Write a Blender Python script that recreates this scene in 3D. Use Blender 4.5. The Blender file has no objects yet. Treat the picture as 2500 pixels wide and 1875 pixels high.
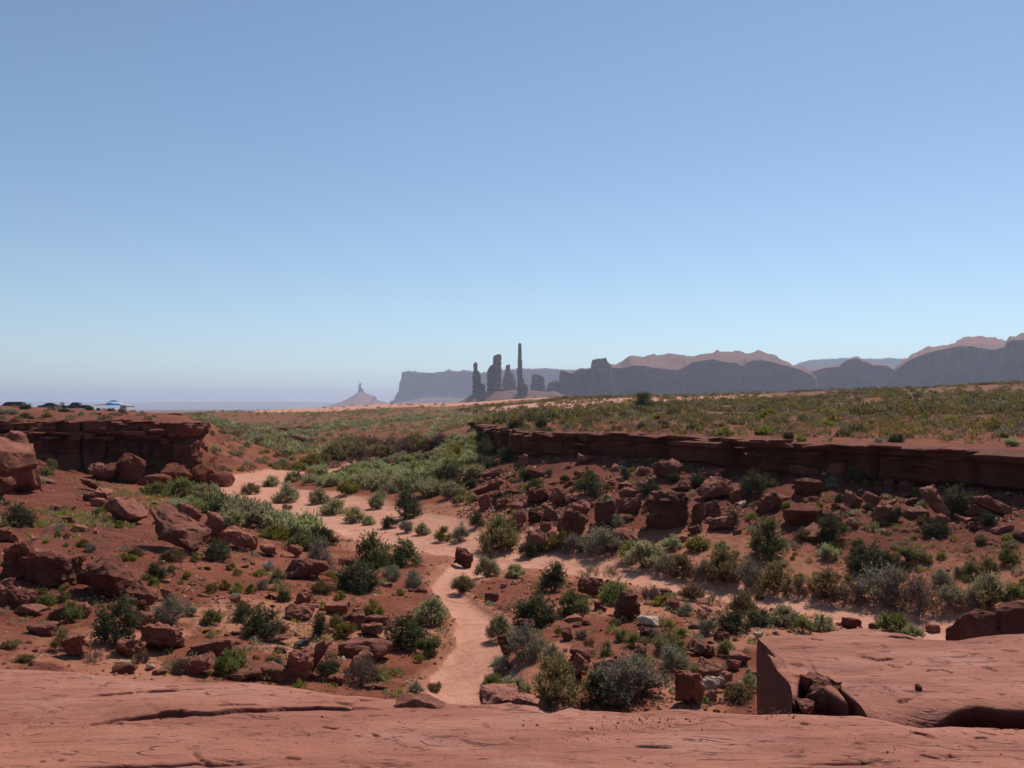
import bpy, bmesh, math, random
import numpy as np
from mathutils import Vector, Matrix

# ------------------------------------------------------------------ camera, sky, sun, exposure
sc = bpy.context.scene
C = sc.collection
CZ = 8.0                      # eye height above the valley datum (m)
F = 2083.0                    # focal length in photograph pixels
HY = 992.0                    # photograph row of the true horizon
cam = bpy.data.cameras.new('camera')
cam.sensor_width = 36.0
cam.lens = 36.0 * F / 2500.0
cam.shift_y = (HY - 937.5) / 2500.0
cam.clip_start = 0.05
cam.clip_end = 90000.0
cam_o = bpy.data.objects.new('camera', cam)
cam_o.location = (0, 0, CZ)
cam_o.rotation_euler = (math.radians(90), 0, 0)
C.objects.link(cam_o)
sc.camera = cam_o

SUN_EL, SUN_AZ = 53.0, 30.0   # azimuth measured clockwise from the viewing direction
world = bpy.data.worlds.new('World')
sc.world = world
world.use_nodes = True
nt = world.node_tree
nt.nodes.clear()
sky = nt.nodes.new('ShaderNodeTexSky')
sky.sky_type = 'NISHITA'
sky.sun_disc = False
sky.sun_elevation = math.radians(SUN_EL)
sky.sun_rotation = math.radians(SUN_AZ)
sky.altitude = 1600.0
sky.air_density = 1.0
sky.dust_density = 0.3
sky.ozone_density = 0.35
bg = nt.nodes.new('ShaderNodeBackground')
bg.inputs['Strength'].default_value = 0.110
wo = nt.nodes.new('ShaderNodeOutputWorld')
wb = nt.nodes.new('ShaderNodeMix'); wb.data_type = 'RGBA'; wb.blend_type = 'MULTIPLY'      # white balance of the air
wb.inputs[0].default_value = 1.0; wb.inputs[7].default_value = (0.95, 1.06, 1.06, 1)
nt.links.new(sky.outputs[0], wb.inputs[6]); nt.links.new(wb.outputs[2], bg.inputs[0])
nt.links.new(bg.outputs[0], wo.inputs[0])

sun = bpy.data.lights.new('sun', 'SUN')
sun.energy = 4.8
sun.angle = math.radians(0.53)
sun.color = (1.0, 0.94, 0.86)
sun_o = bpy.data.objects.new('sun', sun)
el, az = math.radians(SUN_EL), math.radians(SUN_AZ)
sdir = Vector((math.sin(az) * math.cos(el), math.cos(az) * math.cos(el), math.sin(el)))
sun_o.rotation_euler = sdir.to_track_quat('Z', 'Y').to_euler()
sun_o.location = (30, 40, 80)
C.objects.link(sun_o)

sc.view_settings.view_transform = 'Standard'
sc.view_settings.look = 'None'
sc.view_settings.gamma = 1.0
sc.view_settings.exposure = 0.0
sc.view_settings.use_curve_mapping = False
sc.cycles.use_denoising = True
sc.cycles.max_bounces = 6
sc.cycles.diffuse_bounces = 3
sc.cycles.transmission_bounces = 4
sc.cycles.volume_bounces = 1

# ------------------------------------------------------------------ small maths helpers
def W(px, py, d):
    return np.array([(px - 1250.0) / F * d, d, CZ + (HY - py) / F * d])

def _hash(ix, iy, iz, seed):
    with np.errstate(over='ignore'):
        h = (ix.astype(np.uint32) * np.uint32(374761393) + iy.astype(np.uint32) * np.uint32(668265263)
             + iz.astype(np.uint32) * np.uint32(2147483647 - 40503) + np.uint32((seed * 974711 + 12345) & 0xffffffff))
        h = (h ^ (h >> np.uint32(13))) * np.uint32(1274126177)
        h = (h ^ (h >> np.uint32(15))) * np.uint32(2246822519)
        h = h ^ (h >> np.uint32(16))
    return h.astype(np.float64) / 4294967295.0

def vnoise(p, seed=0):
    """value noise -1..1, p (N,3)"""
    f = np.floor(p)
    i = f.astype(np.int64)
    t = p - f
    t = t * t * t * (t * (t * 6 - 15) + 10)
    r = 0
    for dx in (0, 1):
        wx = t[:, 0] if dx else 1 - t[:, 0]
        for dy in (0, 1):
            wy = t[:, 1] if dy else 1 - t[:, 1]
            for dz in (0, 1):
                wz = t[:, 2] if dz else 1 - t[:, 2]
                r = r + wx * wy * wz * _hash(i[:, 0] + dx, i[:, 1] + dy, i[:, 2] + dz, seed)
    return r * 2 - 1

def fbm(p, octv=4, seed=0, gain=0.5):
    a, s, r = 1.0, 0.0, 0
    q = np.array(p, float)
    for o in range(octv):
        r = r + a * vnoise(q, seed + o * 17)
        s += a
        a *= gain
        q = q * 2.03 + 11.7
    return r / s

def n2(x, y, scale, octv=3, seed=0):
    x = np.asarray(x, float); y = np.asarray(y, float)
    sh = x.shape
    p = np.stack([x.ravel() / scale, y.ravel() / scale, np.zeros(x.size) + seed * 3.7], 1)
    return fbm(p, octv, seed).reshape(sh)

def sstep(a, b, x):
    t = np.clip((x - a) / (b - a), 0, 1)
    return t * t * (3 - 2 * t)

# ------------------------------------------------------------------ object helpers
def tag(o, label=None, cat=None, group=None, kind=None):
    if label: o['label'] = label
    if cat: o['category'] = cat
    if group: o['group'] = group
    if kind: o['kind'] = kind
    return o

def mesh_np(name, v, f, mat=None, smooth=True, sharp=None):
    """v (N,3); f (M,3) or (M,4) index arrays, or a list of such arrays"""
    me = bpy.data.meshes.new(name)
    fs = f if isinstance(f, list) else [f]
    v = np.asarray(v, np.float32)
    me.vertices.add(len(v))
    me.vertices.foreach_set('co', v.ravel())
    nl = sum(a.size for a in fs); npoly = sum(len(a) for a in fs)
    me.loops.add(nl); me.polygons.add(npoly)
    li = np.concatenate([np.asarray(a, np.int32).ravel() for a in fs])
    tot = np.concatenate([np.full(len(a), a.shape[1], np.int32) for a in fs])
    st = np.concatenate([[0], np.cumsum(tot)[:-1]]).astype(np.int32)
    me.loops.foreach_set('vertex_index', li)
    me.polygons.foreach_set('loop_start', st)
    if smooth:
        me.polygons.foreach_set('use_smooth', np.ones(npoly, bool))
    me.update(calc_edges=True)
    me.validate()
    if sharp is not None:
        me.set_sharp_from_angle(angle=math.radians(sharp))
    if mat: me.materials.append(mat)
    return me

def link(name, me, parent=None, loc=(0, 0, 0), rot=(0, 0, 0), scl=(1, 1, 1)):
    o = bpy.data.objects.new(name, me)
    o.location = loc; o.rotation_euler = rot; o.scale = scl
    C.objects.link(o)
    if parent is not None: o.parent = parent
    return o

def grid_faces(nr, nc, flip=False):
    a = np.arange(nr * nc).reshape(nr, nc)
    q = np.stack([a[:-1, :-1], a[:-1, 1:], a[1:, 1:], a[1:, :-1]], -1).reshape(-1, 4)
    return q[:, ::-1].copy() if flip else q

def add_attr(me, name, vals):
    at = me.attributes.new(name, 'FLOAT', 'POINT')
    at.data.foreach_set('value', np.asarray(vals, np.float32).ravel())

# ------------------------------------------------------------------ materials
class NT:
    def __init__(self, name):
        self.m = bpy.data.materials.new(name)
        self.m.use_nodes = True
        self.t = self.m.node_tree
        self.t.nodes.clear()
        self.out = self.t.nodes.new('ShaderNodeOutputMaterial')
    def n(self, typ, **kw):
        nd = self.t.nodes.new(typ)
        for k, v in kw.items():
            if k.startswith('i_'):
                key = k[2:]
                nd.inputs[int(key) if key.isdigit() else key.replace('_', ' ')].default_value = v
            else:
                setattr(nd, k, v)
        return nd
    def l(self, a, b):
        self.t.links.new(a, b)
    def noise(self, vec, scale, detail=5.0, rough=0.55, dist=0.0):
        nd = self.n('ShaderNodeTexNoise')
        nd.inputs['Scale'].default_value = scale
        nd.inputs['Detail'].default_value = detail
        nd.inputs['Roughness'].default_value = rough
        nd.inputs['Distortion'].default_value = dist
        if vec is not None: self.l(vec, nd.inputs['Vector'])
        return nd.outputs['Fac']
    def ramp(self, fac, stops):
        nd = self.n('ShaderNodeValToRGB')
        cr = nd.color_ramp
        while len(cr.elements) < len(stops): cr.elements.new(0.5)
        for e, (p, c) in zip(cr.elements, stops):
            e.position = p
            e.color = (*c, 1) if len(c) == 3 else c
        self.l(fac, nd.inputs[0])
        return nd.outputs[0]
    def mix(self, fac, a, b, mode='MIX'):
        nd = self.n('ShaderNodeMix', data_type='RGBA', blend_type=mode)
        for sock, val in ((nd.inputs[0], fac), (nd.inputs[6], a), (nd.inputs[7], b)):
            if hasattr(val, 'is_linked'): self.l(val, sock)
            elif isinstance(val, (int, float)): sock.default_value = val
            else: sock.default_value = (*val, 1)
        return nd.outputs[2]
    def math(self, op, a, b=0.0, clamp=False):
        nd = self.n('ShaderNodeMath', operation=op, use_clamp=clamp)
        for k, val in enumerate((a, b)):
            if hasattr(val, 'is_linked'): self.l(val, nd.inputs[k])
            else: nd.inputs[k].default_value = val
        return nd.outputs[0]
    def mapping(self, vec, scale):
        nd = self.n('ShaderNodeMapping')
        nd.inputs['Scale'].default_value = scale
        self.l(vec, nd.inputs['Vector'])
        return nd.outputs[0]
    def bump(self, h, strength, dist, normal=None):
        nd = self.n('ShaderNodeBump')
        nd.inputs['Strength'].default_value = strength
        nd.inputs['Distance'].default_value = dist
        self.l(h, nd.inputs['Height'])
        if normal is not None: self.l(normal, nd.inputs['Normal'])
        return nd.outputs[0]
    def principled(self, col, rough=0.9, normal=None, spec=0.15):
        nd = self.n('ShaderNodeBsdfPrincipled')
        if hasattr(col, 'is_linked'): self.l(col, nd.inputs['Base Color'])
        else: nd.inputs['Base Color'].default_value = (*col, 1)
        nd.inputs['Roughness'].default_value = rough
        nd.inputs['Specular IOR Level'].default_value = spec
        if normal is not None: self.l(normal, nd.inputs['Normal'])
        self.l(nd.outputs[0], self.out.inputs['Surface'])
        return nd

def pos(n):
    return n.n('ShaderNodeNewGeometry').outputs['Position']

def rock_mat(name, light, mid, dark, scale=1.0, strata=0.5, bump=0.5, varnish=0.5, dusty=0.0, vert=False):  # dusty: how far level tops are lightened in colour like sunlit faces
    k_ = .84
    light, mid, dark = (tuple(c * k_ for c in q) for q in (light, mid, dark))
    n = NT(name)
    p = pos(n)
    oi = n.n('ShaderNodeObjectInfo').outputs['Random']
    big = n.noise(p, 0.9 * scale, 5, 0.6, 0.4)
    col = n.ramp(big, [(0.28, dark), (0.47, mid), (0.72, light)])
    st = n.noise(n.mapping(p, (2.2 * scale, 2.2 * scale, .25 * scale) if vert else (0.6 * scale, 0.6 * scale, 9 * scale)), 1.0, 6, 0.6, 0.3)
    col = n.mix(n.math('MULTIPLY', n.ramp(st, [(0.35, (1, 1, 1)), (0.55, (0, 0, 0))]), 0.35 * strata), col, tuple(c * 0.55 for c in mid))
    if vert:
        hb = n.noise(n.mapping(p, (.25 * scale, .25 * scale, 5 * scale)), 1.0, 5, 0.6, 0.3)
        col = n.mix(n.math('MULTIPLY', n.ramp(hb, [(0.42, (1, 1, 1)), (0.56, (0, 0, 0))]), .45), col, tuple(c * 0.55 for c in mid))
    vn = n.noise(p, 2.3 * scale, 6, 0.65, 0.8)
    col = n.mix(n.math('MULTIPLY', n.ramp(vn, [(0.54, (0, 0, 0)), (0.68, (1, 1, 1))]), varnish), col, tuple(c * 0.38 for c in mid))
    if dusty:                                           # level tops painted paler, the way sun falls on them
        nz = n.n('ShaderNodeSeparateXYZ'); n.l(n.n('ShaderNodeNewGeometry').outputs['Normal'], nz.inputs[0])
        fl = n.ramp(nz.outputs[2], [(0.45, (0, 0, 0)), (0.95, (1, 1, 1))])
        col = n.mix(n.math('MULTIPLY', n.math('MULTIPLY', fl, dusty), n.ramp(n.noise(p, 3.1 * scale, 5, .6), [(.35, (.35, .35, .35)), (.6, (1, 1, 1))])), col, tuple(c * 1.25 for c in light))
    fine = n.noise(p, 34 * scale, 4, 0.7)
    col = n.mix(0.55, col, n.ramp(fine, [(0.25, (0.45, 0.45, 0.45)), (0.5, (0.95, 0.95, 0.95)), (0.75, (1.35, 1.3, 1.25))]), 'MULTIPLY')
    hv = n.n('ShaderNodeHueSaturation')
    n.l(col, hv.inputs['Color'])
    n.l(n.math('ADD', n.math('MULTIPLY', oi, 0.35), 0.82), hv.inputs['Value'])
    h = n.math('ADD', n.math('MULTIPLY', st, strata), n.math('ADD', n.math('MULTIPLY', n.noise(p, 7 * scale, 6, 0.65), 0.8), n.math('MULTIPLY', fine, 0.25)))
    nb = n.bump(h, bump, 0.10 / scale)
    n.principled(hv.outputs[0], 0.9, nb, 0.12)
    return n.m

def leaf_mat(name, col, var=0.25, trans=0.38, tip=None):
    n = NT(name)
    p = pos(n)
    oi = n.n('ShaderNodeObjectInfo').outputs['Random']
    nz = n.noise(p, 6.0, 3, 0.6)
    c2 = tip or tuple(min(1, c * 1.7) for c in col)
    c = n.ramp(nz, [(0.25, tuple(x * 0.55 for x in col)), (0.48, col), (0.75, c2)])
    at = n.n('ShaderNodeAttribute', attribute_name='leafvar').outputs['Fac']
    hv = n.n('ShaderNodeHueSaturation')
    n.l(c, hv.inputs['Color'])
    n.l(n.math('ADD', n.math('MULTIPLY', oi, 2 * var), n.math('ADD', n.math('MULTIPLY', at, 0.7), 0.65 - var)), hv.inputs['Value'])
    n.l(n.math('ADD', n.math('MULTIPLY', oi, 0.05), 0.457), hv.inputs['Hue'])
    d = n.n('ShaderNodeBsdfDiffuse'); t = n.n('ShaderNodeBsdfTranslucent')
    n.l(hv.outputs[0], d.inputs[0]); n.l(hv.outputs[0], t.inputs[0])
    mx = n.n('ShaderNodeMixShader'); mx.inputs[0].default_value = trans
    n.l(d.outputs[0], mx.inputs[1]); n.l(t.outputs[0], mx.inputs[2])
    n.l(mx.outputs[0], n.out.inputs['Surface'])
    return n.m

def plain_mat(name, col, rough=0.6, spec=0.3, metal=0.0):
    n = NT(name)
    nz = n.noise(pos(n), 3.0, 3)
    c = n.mix(n.math('MULTIPLY', nz, 0.3), col, tuple(x * 0.7 for x in col))
    b = n.principled(c, rough, None, spec)
    b.inputs['Metallic'].default_value = metal
    return n.m

M = {}
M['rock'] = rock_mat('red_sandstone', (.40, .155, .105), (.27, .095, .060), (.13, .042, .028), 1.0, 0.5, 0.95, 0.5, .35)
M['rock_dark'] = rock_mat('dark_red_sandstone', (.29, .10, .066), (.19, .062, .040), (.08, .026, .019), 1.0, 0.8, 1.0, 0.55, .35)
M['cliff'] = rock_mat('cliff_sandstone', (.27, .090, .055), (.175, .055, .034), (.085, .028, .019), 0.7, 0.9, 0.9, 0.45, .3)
M['mudstone'] = rock_mat('mudstone', (.25, .075, .042), (.18, .052, .029), (.11, .031, .019), 0.8, 0.6, 0.8, 0.2)
M['rock_pale'] = rock_mat('pale_stone', (.62, .47, .36), (.48, .33, .24), (.33, .2, .14), 3.0, 0.2, 0.4, 0.05)
M['rock_grey'] = rock_mat('grey_stone', (.17, .165, .17), (.085, .085, .095), (.035, .035, .042), 3.0, 0.3, 0.4, 0.2)
M['butte'] = rock_mat('far_sandstone', (.30, .14, .10), (.17, .076, .058), (.085, .040, .036), 0.035, 1.5, 1.0, 0.5, .75, True)  # strong top lightening stands for the sunlit mesa tops
M['mesa_top'] = M['butte']
M['far_hill'] = rock_mat('far_hill', (.26, .14, .11), (.20, .11, .09), (.14, .08, .07), 0.003, 0.5, 0.3, 0.2)
M['talus'] = rock_mat('far_talus', (.30, .145, .105), (.23, .105, .075), (.16, .07, .05), 0.03, 0.2, 0.5, 0.2)
M['bark'] = plain_mat('bark', (.075, .052, .038), 0.95, 0.05)
M['deadwood'] = plain_mat('deadwood', (.26, .21, .175), 0.95, 0.05)
LEAF = {
 'dark':   ('M', (.090, .092, .044), (.180, .178, .084)),
 'green':  ('M', (.132, .140, .054), (.240, .250, .095)),
 'sage':   ('M', (.370, .365, .165), (.550, .540, .270)),
 'grey':   ('M', (.235, .222, .135), (.380, .355, .235)),
 'olive':  ('M', (.220, .180, .068), (.370, .300, .125)),
 'yellow': ('M', (.230, .215, .042), (.400, .370, .080)),
 'bright': ('M', (.180, .200, .062), (.300, .320, .110)),
 'dry':    ('M', (.130, .082, .056), (.220, .150, .110)),
 'straw':  ('M', (.300, .210, .105), (.450, .340, .190)),
 'silver': ('M', (.330, .320, .250), (.500, .490, .410)),
}
for k, (_, a, b) in LEAF.items():
    M['leaf_' + k] = leaf_mat('foliage_' + k, a, 0.16, 0.42, b)
# ------------------------------------------------------------------ terrain
def warp(x, y):
    r = np.hypot(x, y + 10.0)
    return np.arctan2(x, y + 10.0), np.log(r)

class Surface:
    """thin-plate surface through points measured in the place (conformal polar coordinates)"""
    def __init__(self, pts, lam=2e-4):
        P = []
        for p in pts:
            px, py, d = p[:3]
            z = p[3] if len(p) > 3 else (HY - py) / F * d
            u, v = warp((px - 1250.0) / F * d, d)
            P.append((u, v, z))
        P = np.array(P)
        self.c = P[:, :2]
        n = len(P)
        K = self.phi(self.c, self.c) + lam * np.eye(n)
        A = np.zeros((n + 3, n + 3))
        A[:n, :n] = K
        A[:n, n] = 1; A[:n, n + 1:] = self.c
        A[n, :n] = 1; A[n + 1:, :n] = self.c.T
        b = np.zeros(n + 3); b[:n] = P[:, 2]
        self.w = np.linalg.solve(A, b)
    @staticmethod
    def phi(a, b):
        r2 = ((a[:, None, :] - b[None, :, :]) ** 2).sum(-1)
        return 0.5 * r2 * np.log(r2 + 1e-12)
    def __call__(self, x, y):
        x = np.asarray(x, float); sh = x.shape
        u, v = warp(x.ravel(), np.asarray(y, float).ravel())
        q = np.stack([u, v], 1)
        out = np.empty(len(q)); n = len(self.c)
        for s in range(0, len(q), 20000):
            e = min(len(q), s + 20000)
            out[s:e] = self.phi(q[s:e], self.c) @ self.w[:n] + self.w[n] + q[s:e] @ self.w[n + 1:]
        return out.reshape(sh)

FARPTS = [  # ground shared by valley and ledge tops
 (1100,1052,95),(1130,1046,95),(1100,1022,170),(1180,1030,110),(1000,1012,250),(900,1030,190),(1000,1035,150),(820,1045,150),(700,1031,250),
 (560,1040,250),(480,1020,420),(420,1017,520),(600,1010,520),(700,1004,400),(650,1000,460),(800,996,440),(905,993,430),(970,986,410),(1090,986,380),
 (1180,983,365),(1300,974,340),(1500,968,310),(1700,969,290),(1900,967,270),(2063,962,255),(2171,953,240),(2307,948,228),(2500,938,210),(2800,925,210),
 (1300,1002,150),(1300,986,230),(1570,1002,112),(1570,986,180),(1800,1000,110),(2000,985,140),(2000,1010,85),(2250,985,115),(2250,1010,80),(2500,978,115),(2500,1020,68),
 (2900,1000,70),(2900,960,120),
 (700,None,900,-7.5),(1000,None,900,-9),(1400,None,700,-9),(1900,None,600,-8),(2500,None,500,-6),(3000,None,500,-5),(300,None,900,-7),(-300,None,900,-6),
 (700,None,700,-6.5),(1000,None,650,-6),(1400,None,500,-3),(1900,None,420,-2),
 (500,None,900,-7.6),(500,None,2000,-14),(1500,None,2000,-14),(2500,None,2000,-12),(0,None,2000,-14),(-600,None,2000,-14),(3200,None,2000,-14),
 (500,None,6000,-27),(1500,None,6000,-27),(2500,None,6000,-27),(-300,None,6000,-27),(3200,None,6000,-27),
 (500,None,30000,-75),(1500,None,30000,-75),(2500,None,30000,-75),(-300,None,30000,-75),(3200,None,30000,-75)]
LOW = FARPTS + [
 # wash bed
 (2700,None,19,-5.9),(2400,1545,22.5),(2200,1515,23.9),(2000,1490,25.1),(1850,1461,26.6),(1700,1436,28.1),(1550,1409,30.0),(1400,1376,32.7),(1250,1347,35.4),
 (1100,1320,38.2),(1000,1300,40.8),(900,1272,44.9),(800,1242,50.2),(700,1216,56.2),(620,1196,61.7),(600,1184,65.6),(680,1166,72.6),(780,1151,79.6),(860,1141,85),
 (1150,1650,18.6),(1170,1500,24),(1080,1440,27.5),(1150,1390,31.2),(1100,None,13,-5.7),(1250,None,8,-5.6),(600,None,10,-5.2),(0,None,10,-4.7),(2000,None,11,-5.5),(2500,None,12,-5.5),
 # left slope
 (-300,1250,32),(-300,1450,18),(0,1200,42),(150,1250,37),(0,1330,25.5),(100,1330,26.5),(300,1400,24.5),(500,1400,26.2),(300,1300,32),(400,1370,27.2),(600,1330,33.3),(700,1400,28.2),
 (480,1262,41.5),(0,1500,19),(100,1560,17.6),(250,1600,17),(500,1550,19.5),(600,1640,17.2),(800,1500,22.6),(900,1650,18.1),(540,1205,57),(440,1215,52),(300,1200,50),(150,1165,52),
 (130,1140,60.5),(280,1176,61.5),(400,1186,62.5),(470,1186,64),(545,1178,66.5),(0,1140,57),(-300,1130,55),
 # middle flat
 (1300,1600,19),(1500,1600,19),(1700,1600,19),(1500,1480,23.9),(1350,1450,26),(1900,1550,20.6),(1700,1500,23),(1250,1440,27.3),(950,1440,26.8),(870,1400,29.5),
 # right slope
 (2100,1390,28.3),(1500,1340,34),(1400,1300,36.3),(1300,1200,45.5),(1240,1110,60),(1330,1120,53),(1500,1150,47),(1450,1122,49.8),(1700,1145,43.5),(1600,1128,46.5),(1700,1300,34),(1700,1220,38.4),(2000,1250,33.8),
 (1850,1170,41),(1950,1160,39.5),(2050,1165,38),(2150,1190,36.5),(2000,1330,30.3),(2300,1215,33.7),(2300,1350,28.3),(2500,1245,31),(2400,1225,32.4),(2500,1400,25.6),(2500,1480,23.6),(2800,1300,26),(2800,1450,22),
 (1900,1390,28.8),(2300,1440,26),
 (1100,1250,44.5),(1150,1180,52),(1050,1225,50),
 # sage slope and far valley
 (1100,1090,73),(1000,1150,68),(900,1180,62),(1180,1068,76),(1160,1050,85),(950,1120,88),(1000,1092,108),(800,1102,110),(700,1072,150),(600,1052,200),(900,1075,130),(1050,1070,100),
 (490,1040,84),(520,1080,80),(600,1120,86),(700,1132,89),(500,1030,105),(620,1082,118),(470,1015,130),(520,1040,140),(440,1014,200),(400,1012,300)]
RIGHT_TOP = FARPTS + [
 (2900,1115,30),(2500,1106,32),(2300,1098,34.5),(2100,1091,37),(1900,1083,40),(1800,1076,42.5),(1650,1069,46),(1500,1062,49.5),(1400,1061,51.5),(1300,1060,54),(1240,1052,61),(1165,1040,76),
 (2500,1065,43),(2250,1055,46),(2000,1050,51),(1800,1045,56),(1570,1031,63),(1400,1030,68),(1300,1032,72),(1240,1028,85),(1700,1015,85)]
LEFT_TOP = [
 (-500,1030,54),(0,1029,59),(125,1028,62),(240,1030,63.5),(330,1031,65),(420,1033,65.5),(470,1036,66.5),
 (0,1018,80),(125,1010,85),(240,1014,90),(330,1018,95),(420,1024,90),(470,1030,85),
 (40,992.5,170),(-300,990,170),(110,997,185),(190,998,190),(240,1002,195),(310,1006,200),(370,1009,180),(440,1014,160),
 (40,None,300,-1.0),(240,None,300,-2.5),(440,None,300,-4.5),(-300,None,400,-2),(100,None,700,-7),(440,None,700,-7)]
S_low, S_right, S_left = Surface(LOW), Surface(RIGHT_TOP), Surface(LEFT_TOP)

def PX(lst):
    return np.array([((p[0] - 1250.0) / F * p[1], p[1]) for p in lst])
RC = [(2900,29.5),(2700,30.5),(2500,32),(2300,34.5),(2100,37),(1900,40),(1800,42.5),(1650,46),(1500,49.5),(1400,51.5),(1300,54),(1240,61),(1165,76)]
LC = [(-500,54),(-150,57),(0,59),(60,60.5),(125,62),(240,63.5),(330,65),(420,65.5),(470,66.5)]
R_LINE, L_LINE = PX(RC), PX(LC)
R_POLY = np.vstack([PX([(a, b + 1.3) for a, b in RC]), PX([(1135,95),(1110,130),(1020,250),(930,420),(900,3000),(5200,3000),(5200,30)])])
R_W = [.05] * (len(R_LINE) - 1) + [3, 8, 14, 30, 60, 60, 60, .05]
L_POLY = np.vstack([PX([(a, b + 1.3) for a, b in LC]), PX([(479,71),(480,84),(474,110),(458,150),(448,200),(400,330),(100,700),(-1500,700),(-1500,54)])])
L_W = [.05] * (len(L_LINE) - 1) + [1.0, 3, 5, 7, 10, 15, 30, 60, 60, .05]

def poly_mask(poly, wid, x, y):
    sh = x.shape; x = x.ravel(); y = y.ravel()
    ins = np.zeros(len(x), bool); best = np.full(len(x), 1e18); bw = np.ones(len(x))
    n = len(poly)
    for i in range(n):
        ax, ay = poly[i]; bx, by = poly[(i + 1) % n]
        cond = (ay > y) != (by > y)
        t = (bx - ax) * (y - ay) / ((by - ay) if by != ay else 1e-9) + ax
        ins ^= cond & (x < t)
        L2 = (bx - ax) ** 2 + (by - ay) ** 2
        s = np.clip(((x - ax) * (bx - ax) + (y - ay) * (by - ay)) / L2, 0, 1)
        d = (x - ax - s * (bx - ax)) ** 2 + (y - ay - s * (by - ay)) ** 2
        m = d < best
        best[m] = d[m]; bw[m] = wid[i % len(wid)]
    sd = np.sqrt(best) * np.where(ins, 1, -1)
    return sstep(-1, 1, sd / bw).reshape(sh)

WASH = PX([(2900,18.5),(2600,20.5),(2400,22.5),(2200,23.9),(2000,25.1),(1850,26.6),(1700,28.1),(1550,30.0),(1400,32.7),(1250,35.4),(1100,38.2),(1000,40.8),(900,44.9),(800,50.2),(700,56.2),(630,60.5),(600,65.6),(660,72),(780,79.6),(850,85),(890,92)])
WASH_W = [1.5,1.5,1.5,1.35,1.25,1.1,1.05,1.2,1.5,1.95,2.4,2.9,3.2,3.5,3.6,3.2,2.9,2.6,2.8,2.4,1.5]
TRIB = PX([(1120,12),(1150,16),(1150,18.6),(1165,20.5),(1165,23),(1120,25.5),(1085,27.8),(1130,30),(1180,33.0)])
TRIB_W = [1.1,1.05,.95,.62,.55,.42,.45,.8,1.2]
def line_dist(line, wid, x, y):
    """distance to a polyline divided by its local half width"""
    best = np.full(x.size, 1e9); xr = x.ravel(); yr = y.ravel()
    for i in range(len(line) - 1):
        a, b = line[i], line[i + 1]
        e = b - a
        s = np.clip(((xr - a[0]) * e[0] + (yr - a[1]) * e[1]) / (e @ e), 0, 1)
        w = wid[i] * (1 - s) + wid[i + 1] * s
        best = np.minimum(best, np.hypot(xr - a[0] - s * e[0], yr - a[1] - s * e[1]) / w)
    return best.reshape(x.shape)

def ground(x, y, full=False):
    x = np.asarray(x, float); y = np.asarray(y, float)
    zl = S_low(x, y); zr = S_right(x, y); zf = S_left(x, y)
    mr = poly_mask(R_POLY, R_W, x, y); ml = poly_mask(L_POLY, L_W, x, y)
    d = np.maximum(np.hypot(x, y), 1)
    wd = np.minimum(line_dist(WASH, WASH_W, x, y), line_dist(TRIB, TRIB_W, x, y)) + 0.22 * n2(x, y, 1.3, 3, 5)
    bed = 1 - sstep(0.8, 1.12, wd)
    rough = (1 - 0.88 * bed)
    low = (1 - mr) * (1 - ml)
    amp = np.clip(d / 45.0, .55, 14.0)
    zl = zl + rough * (0.16 * amp * n2(x, y, 2.6 , 4, 1) * np.exp(-d / 160) + .05 * n2(x, y, .5, 2, 2) * (d < 70)) - 0.11 * bed + 0.05 * np.exp(-((wd - 1.25) / .22) ** 2) * (d < 80)
    zl = zl + .6 * n2(x, y, 38, 4, 9) * sstep(95, 220, d) * (1 - sstep(600, 3000, d)) + 2.0 * n2(x, y, 1500, 3, 12) * sstep(900, 3000, d)
    zr2 = zr + .07 * n2(x, y, 2.2, 3, 3) + .6 * n2(x, y, 26, 4, 4) * sstep(70, 160, d) * (1 - sstep(600, 3000, d)) + 2.0 * n2(x, y, 1500, 3, 12) * sstep(900, 3000, d)
    zf = zf + .06 * n2(x, y, 2.2, 3, 6) + .12 * n2(x, y, 12, 3, 7) * sstep(60, 90, d)
    z = zl * (1 - mr) + zr2 * mr
    z = z * (1 - ml) + zf * ml
    if full:
        return CZ + z, bed, mr, ml, wd, d
    return CZ + z

NA = 620
angs = np.radians(np.linspace(-56, 56, NA))
rads = [7.0]
while rads[-1] < 30000:
    r = rads[-1]
    rads.append(r * (1.0085 if r < 120 else 1.014 if r < 500 else 1.05))
rads = np.array(rads)
GX = rads[:, None] * np.sin(angs)[None, :]
GY = rads[:, None] * np.cos(angs)[None, :] - 10.0
GZ, BED, MR, ML, WD, GD = ground(GX, GY, True)
Rn = len(rads)
gv = np.stack([GX, GY, GZ], -1).reshape(-1, 3)

# dry dune sand, plant cover and soil redness are properties of the place
dune = PX([(620,440),(800,400),(905,390),(970,375),(1090,350),(1220,325)])
DU = 1 - sstep(.65, 1.15, line_dist(dune, [52, 62, 70, 72, 56, 36], GX, GY) + .35 * n2(GX, GY, 22, 3, 21))
dune2 = PX([(1370,215),(1480,205),(1560,190),(1640,230)])
DU = np.maximum(DU, .85 * (1 - sstep(.6, 1.2, line_dist(dune2, [26, 30, 24, 26], GX, GY) + .5 * n2(GX, GY, 14, 3, 22))))
flat = 1 - sstep(1.1, 2.6, WD + .9 * n2(GX, GY, 2.0, 3, 23))            # sandy margins of the wash
SAND = np.clip(BED + .62 * flat * (GD < 130) * (1 - .7 * sstep(45, 60, GD)) + DU, 0, 1)
SAND = np.clip(SAND + .9 * sstep(-.22, .18, n2(GX, GY, 3.0, 4, 24)) * (1 - sstep(22, 28, GD)) * (1 - MR) * (1 - ML) * sstep(-13.0, -6.0, GX), 0, 1)
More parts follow.
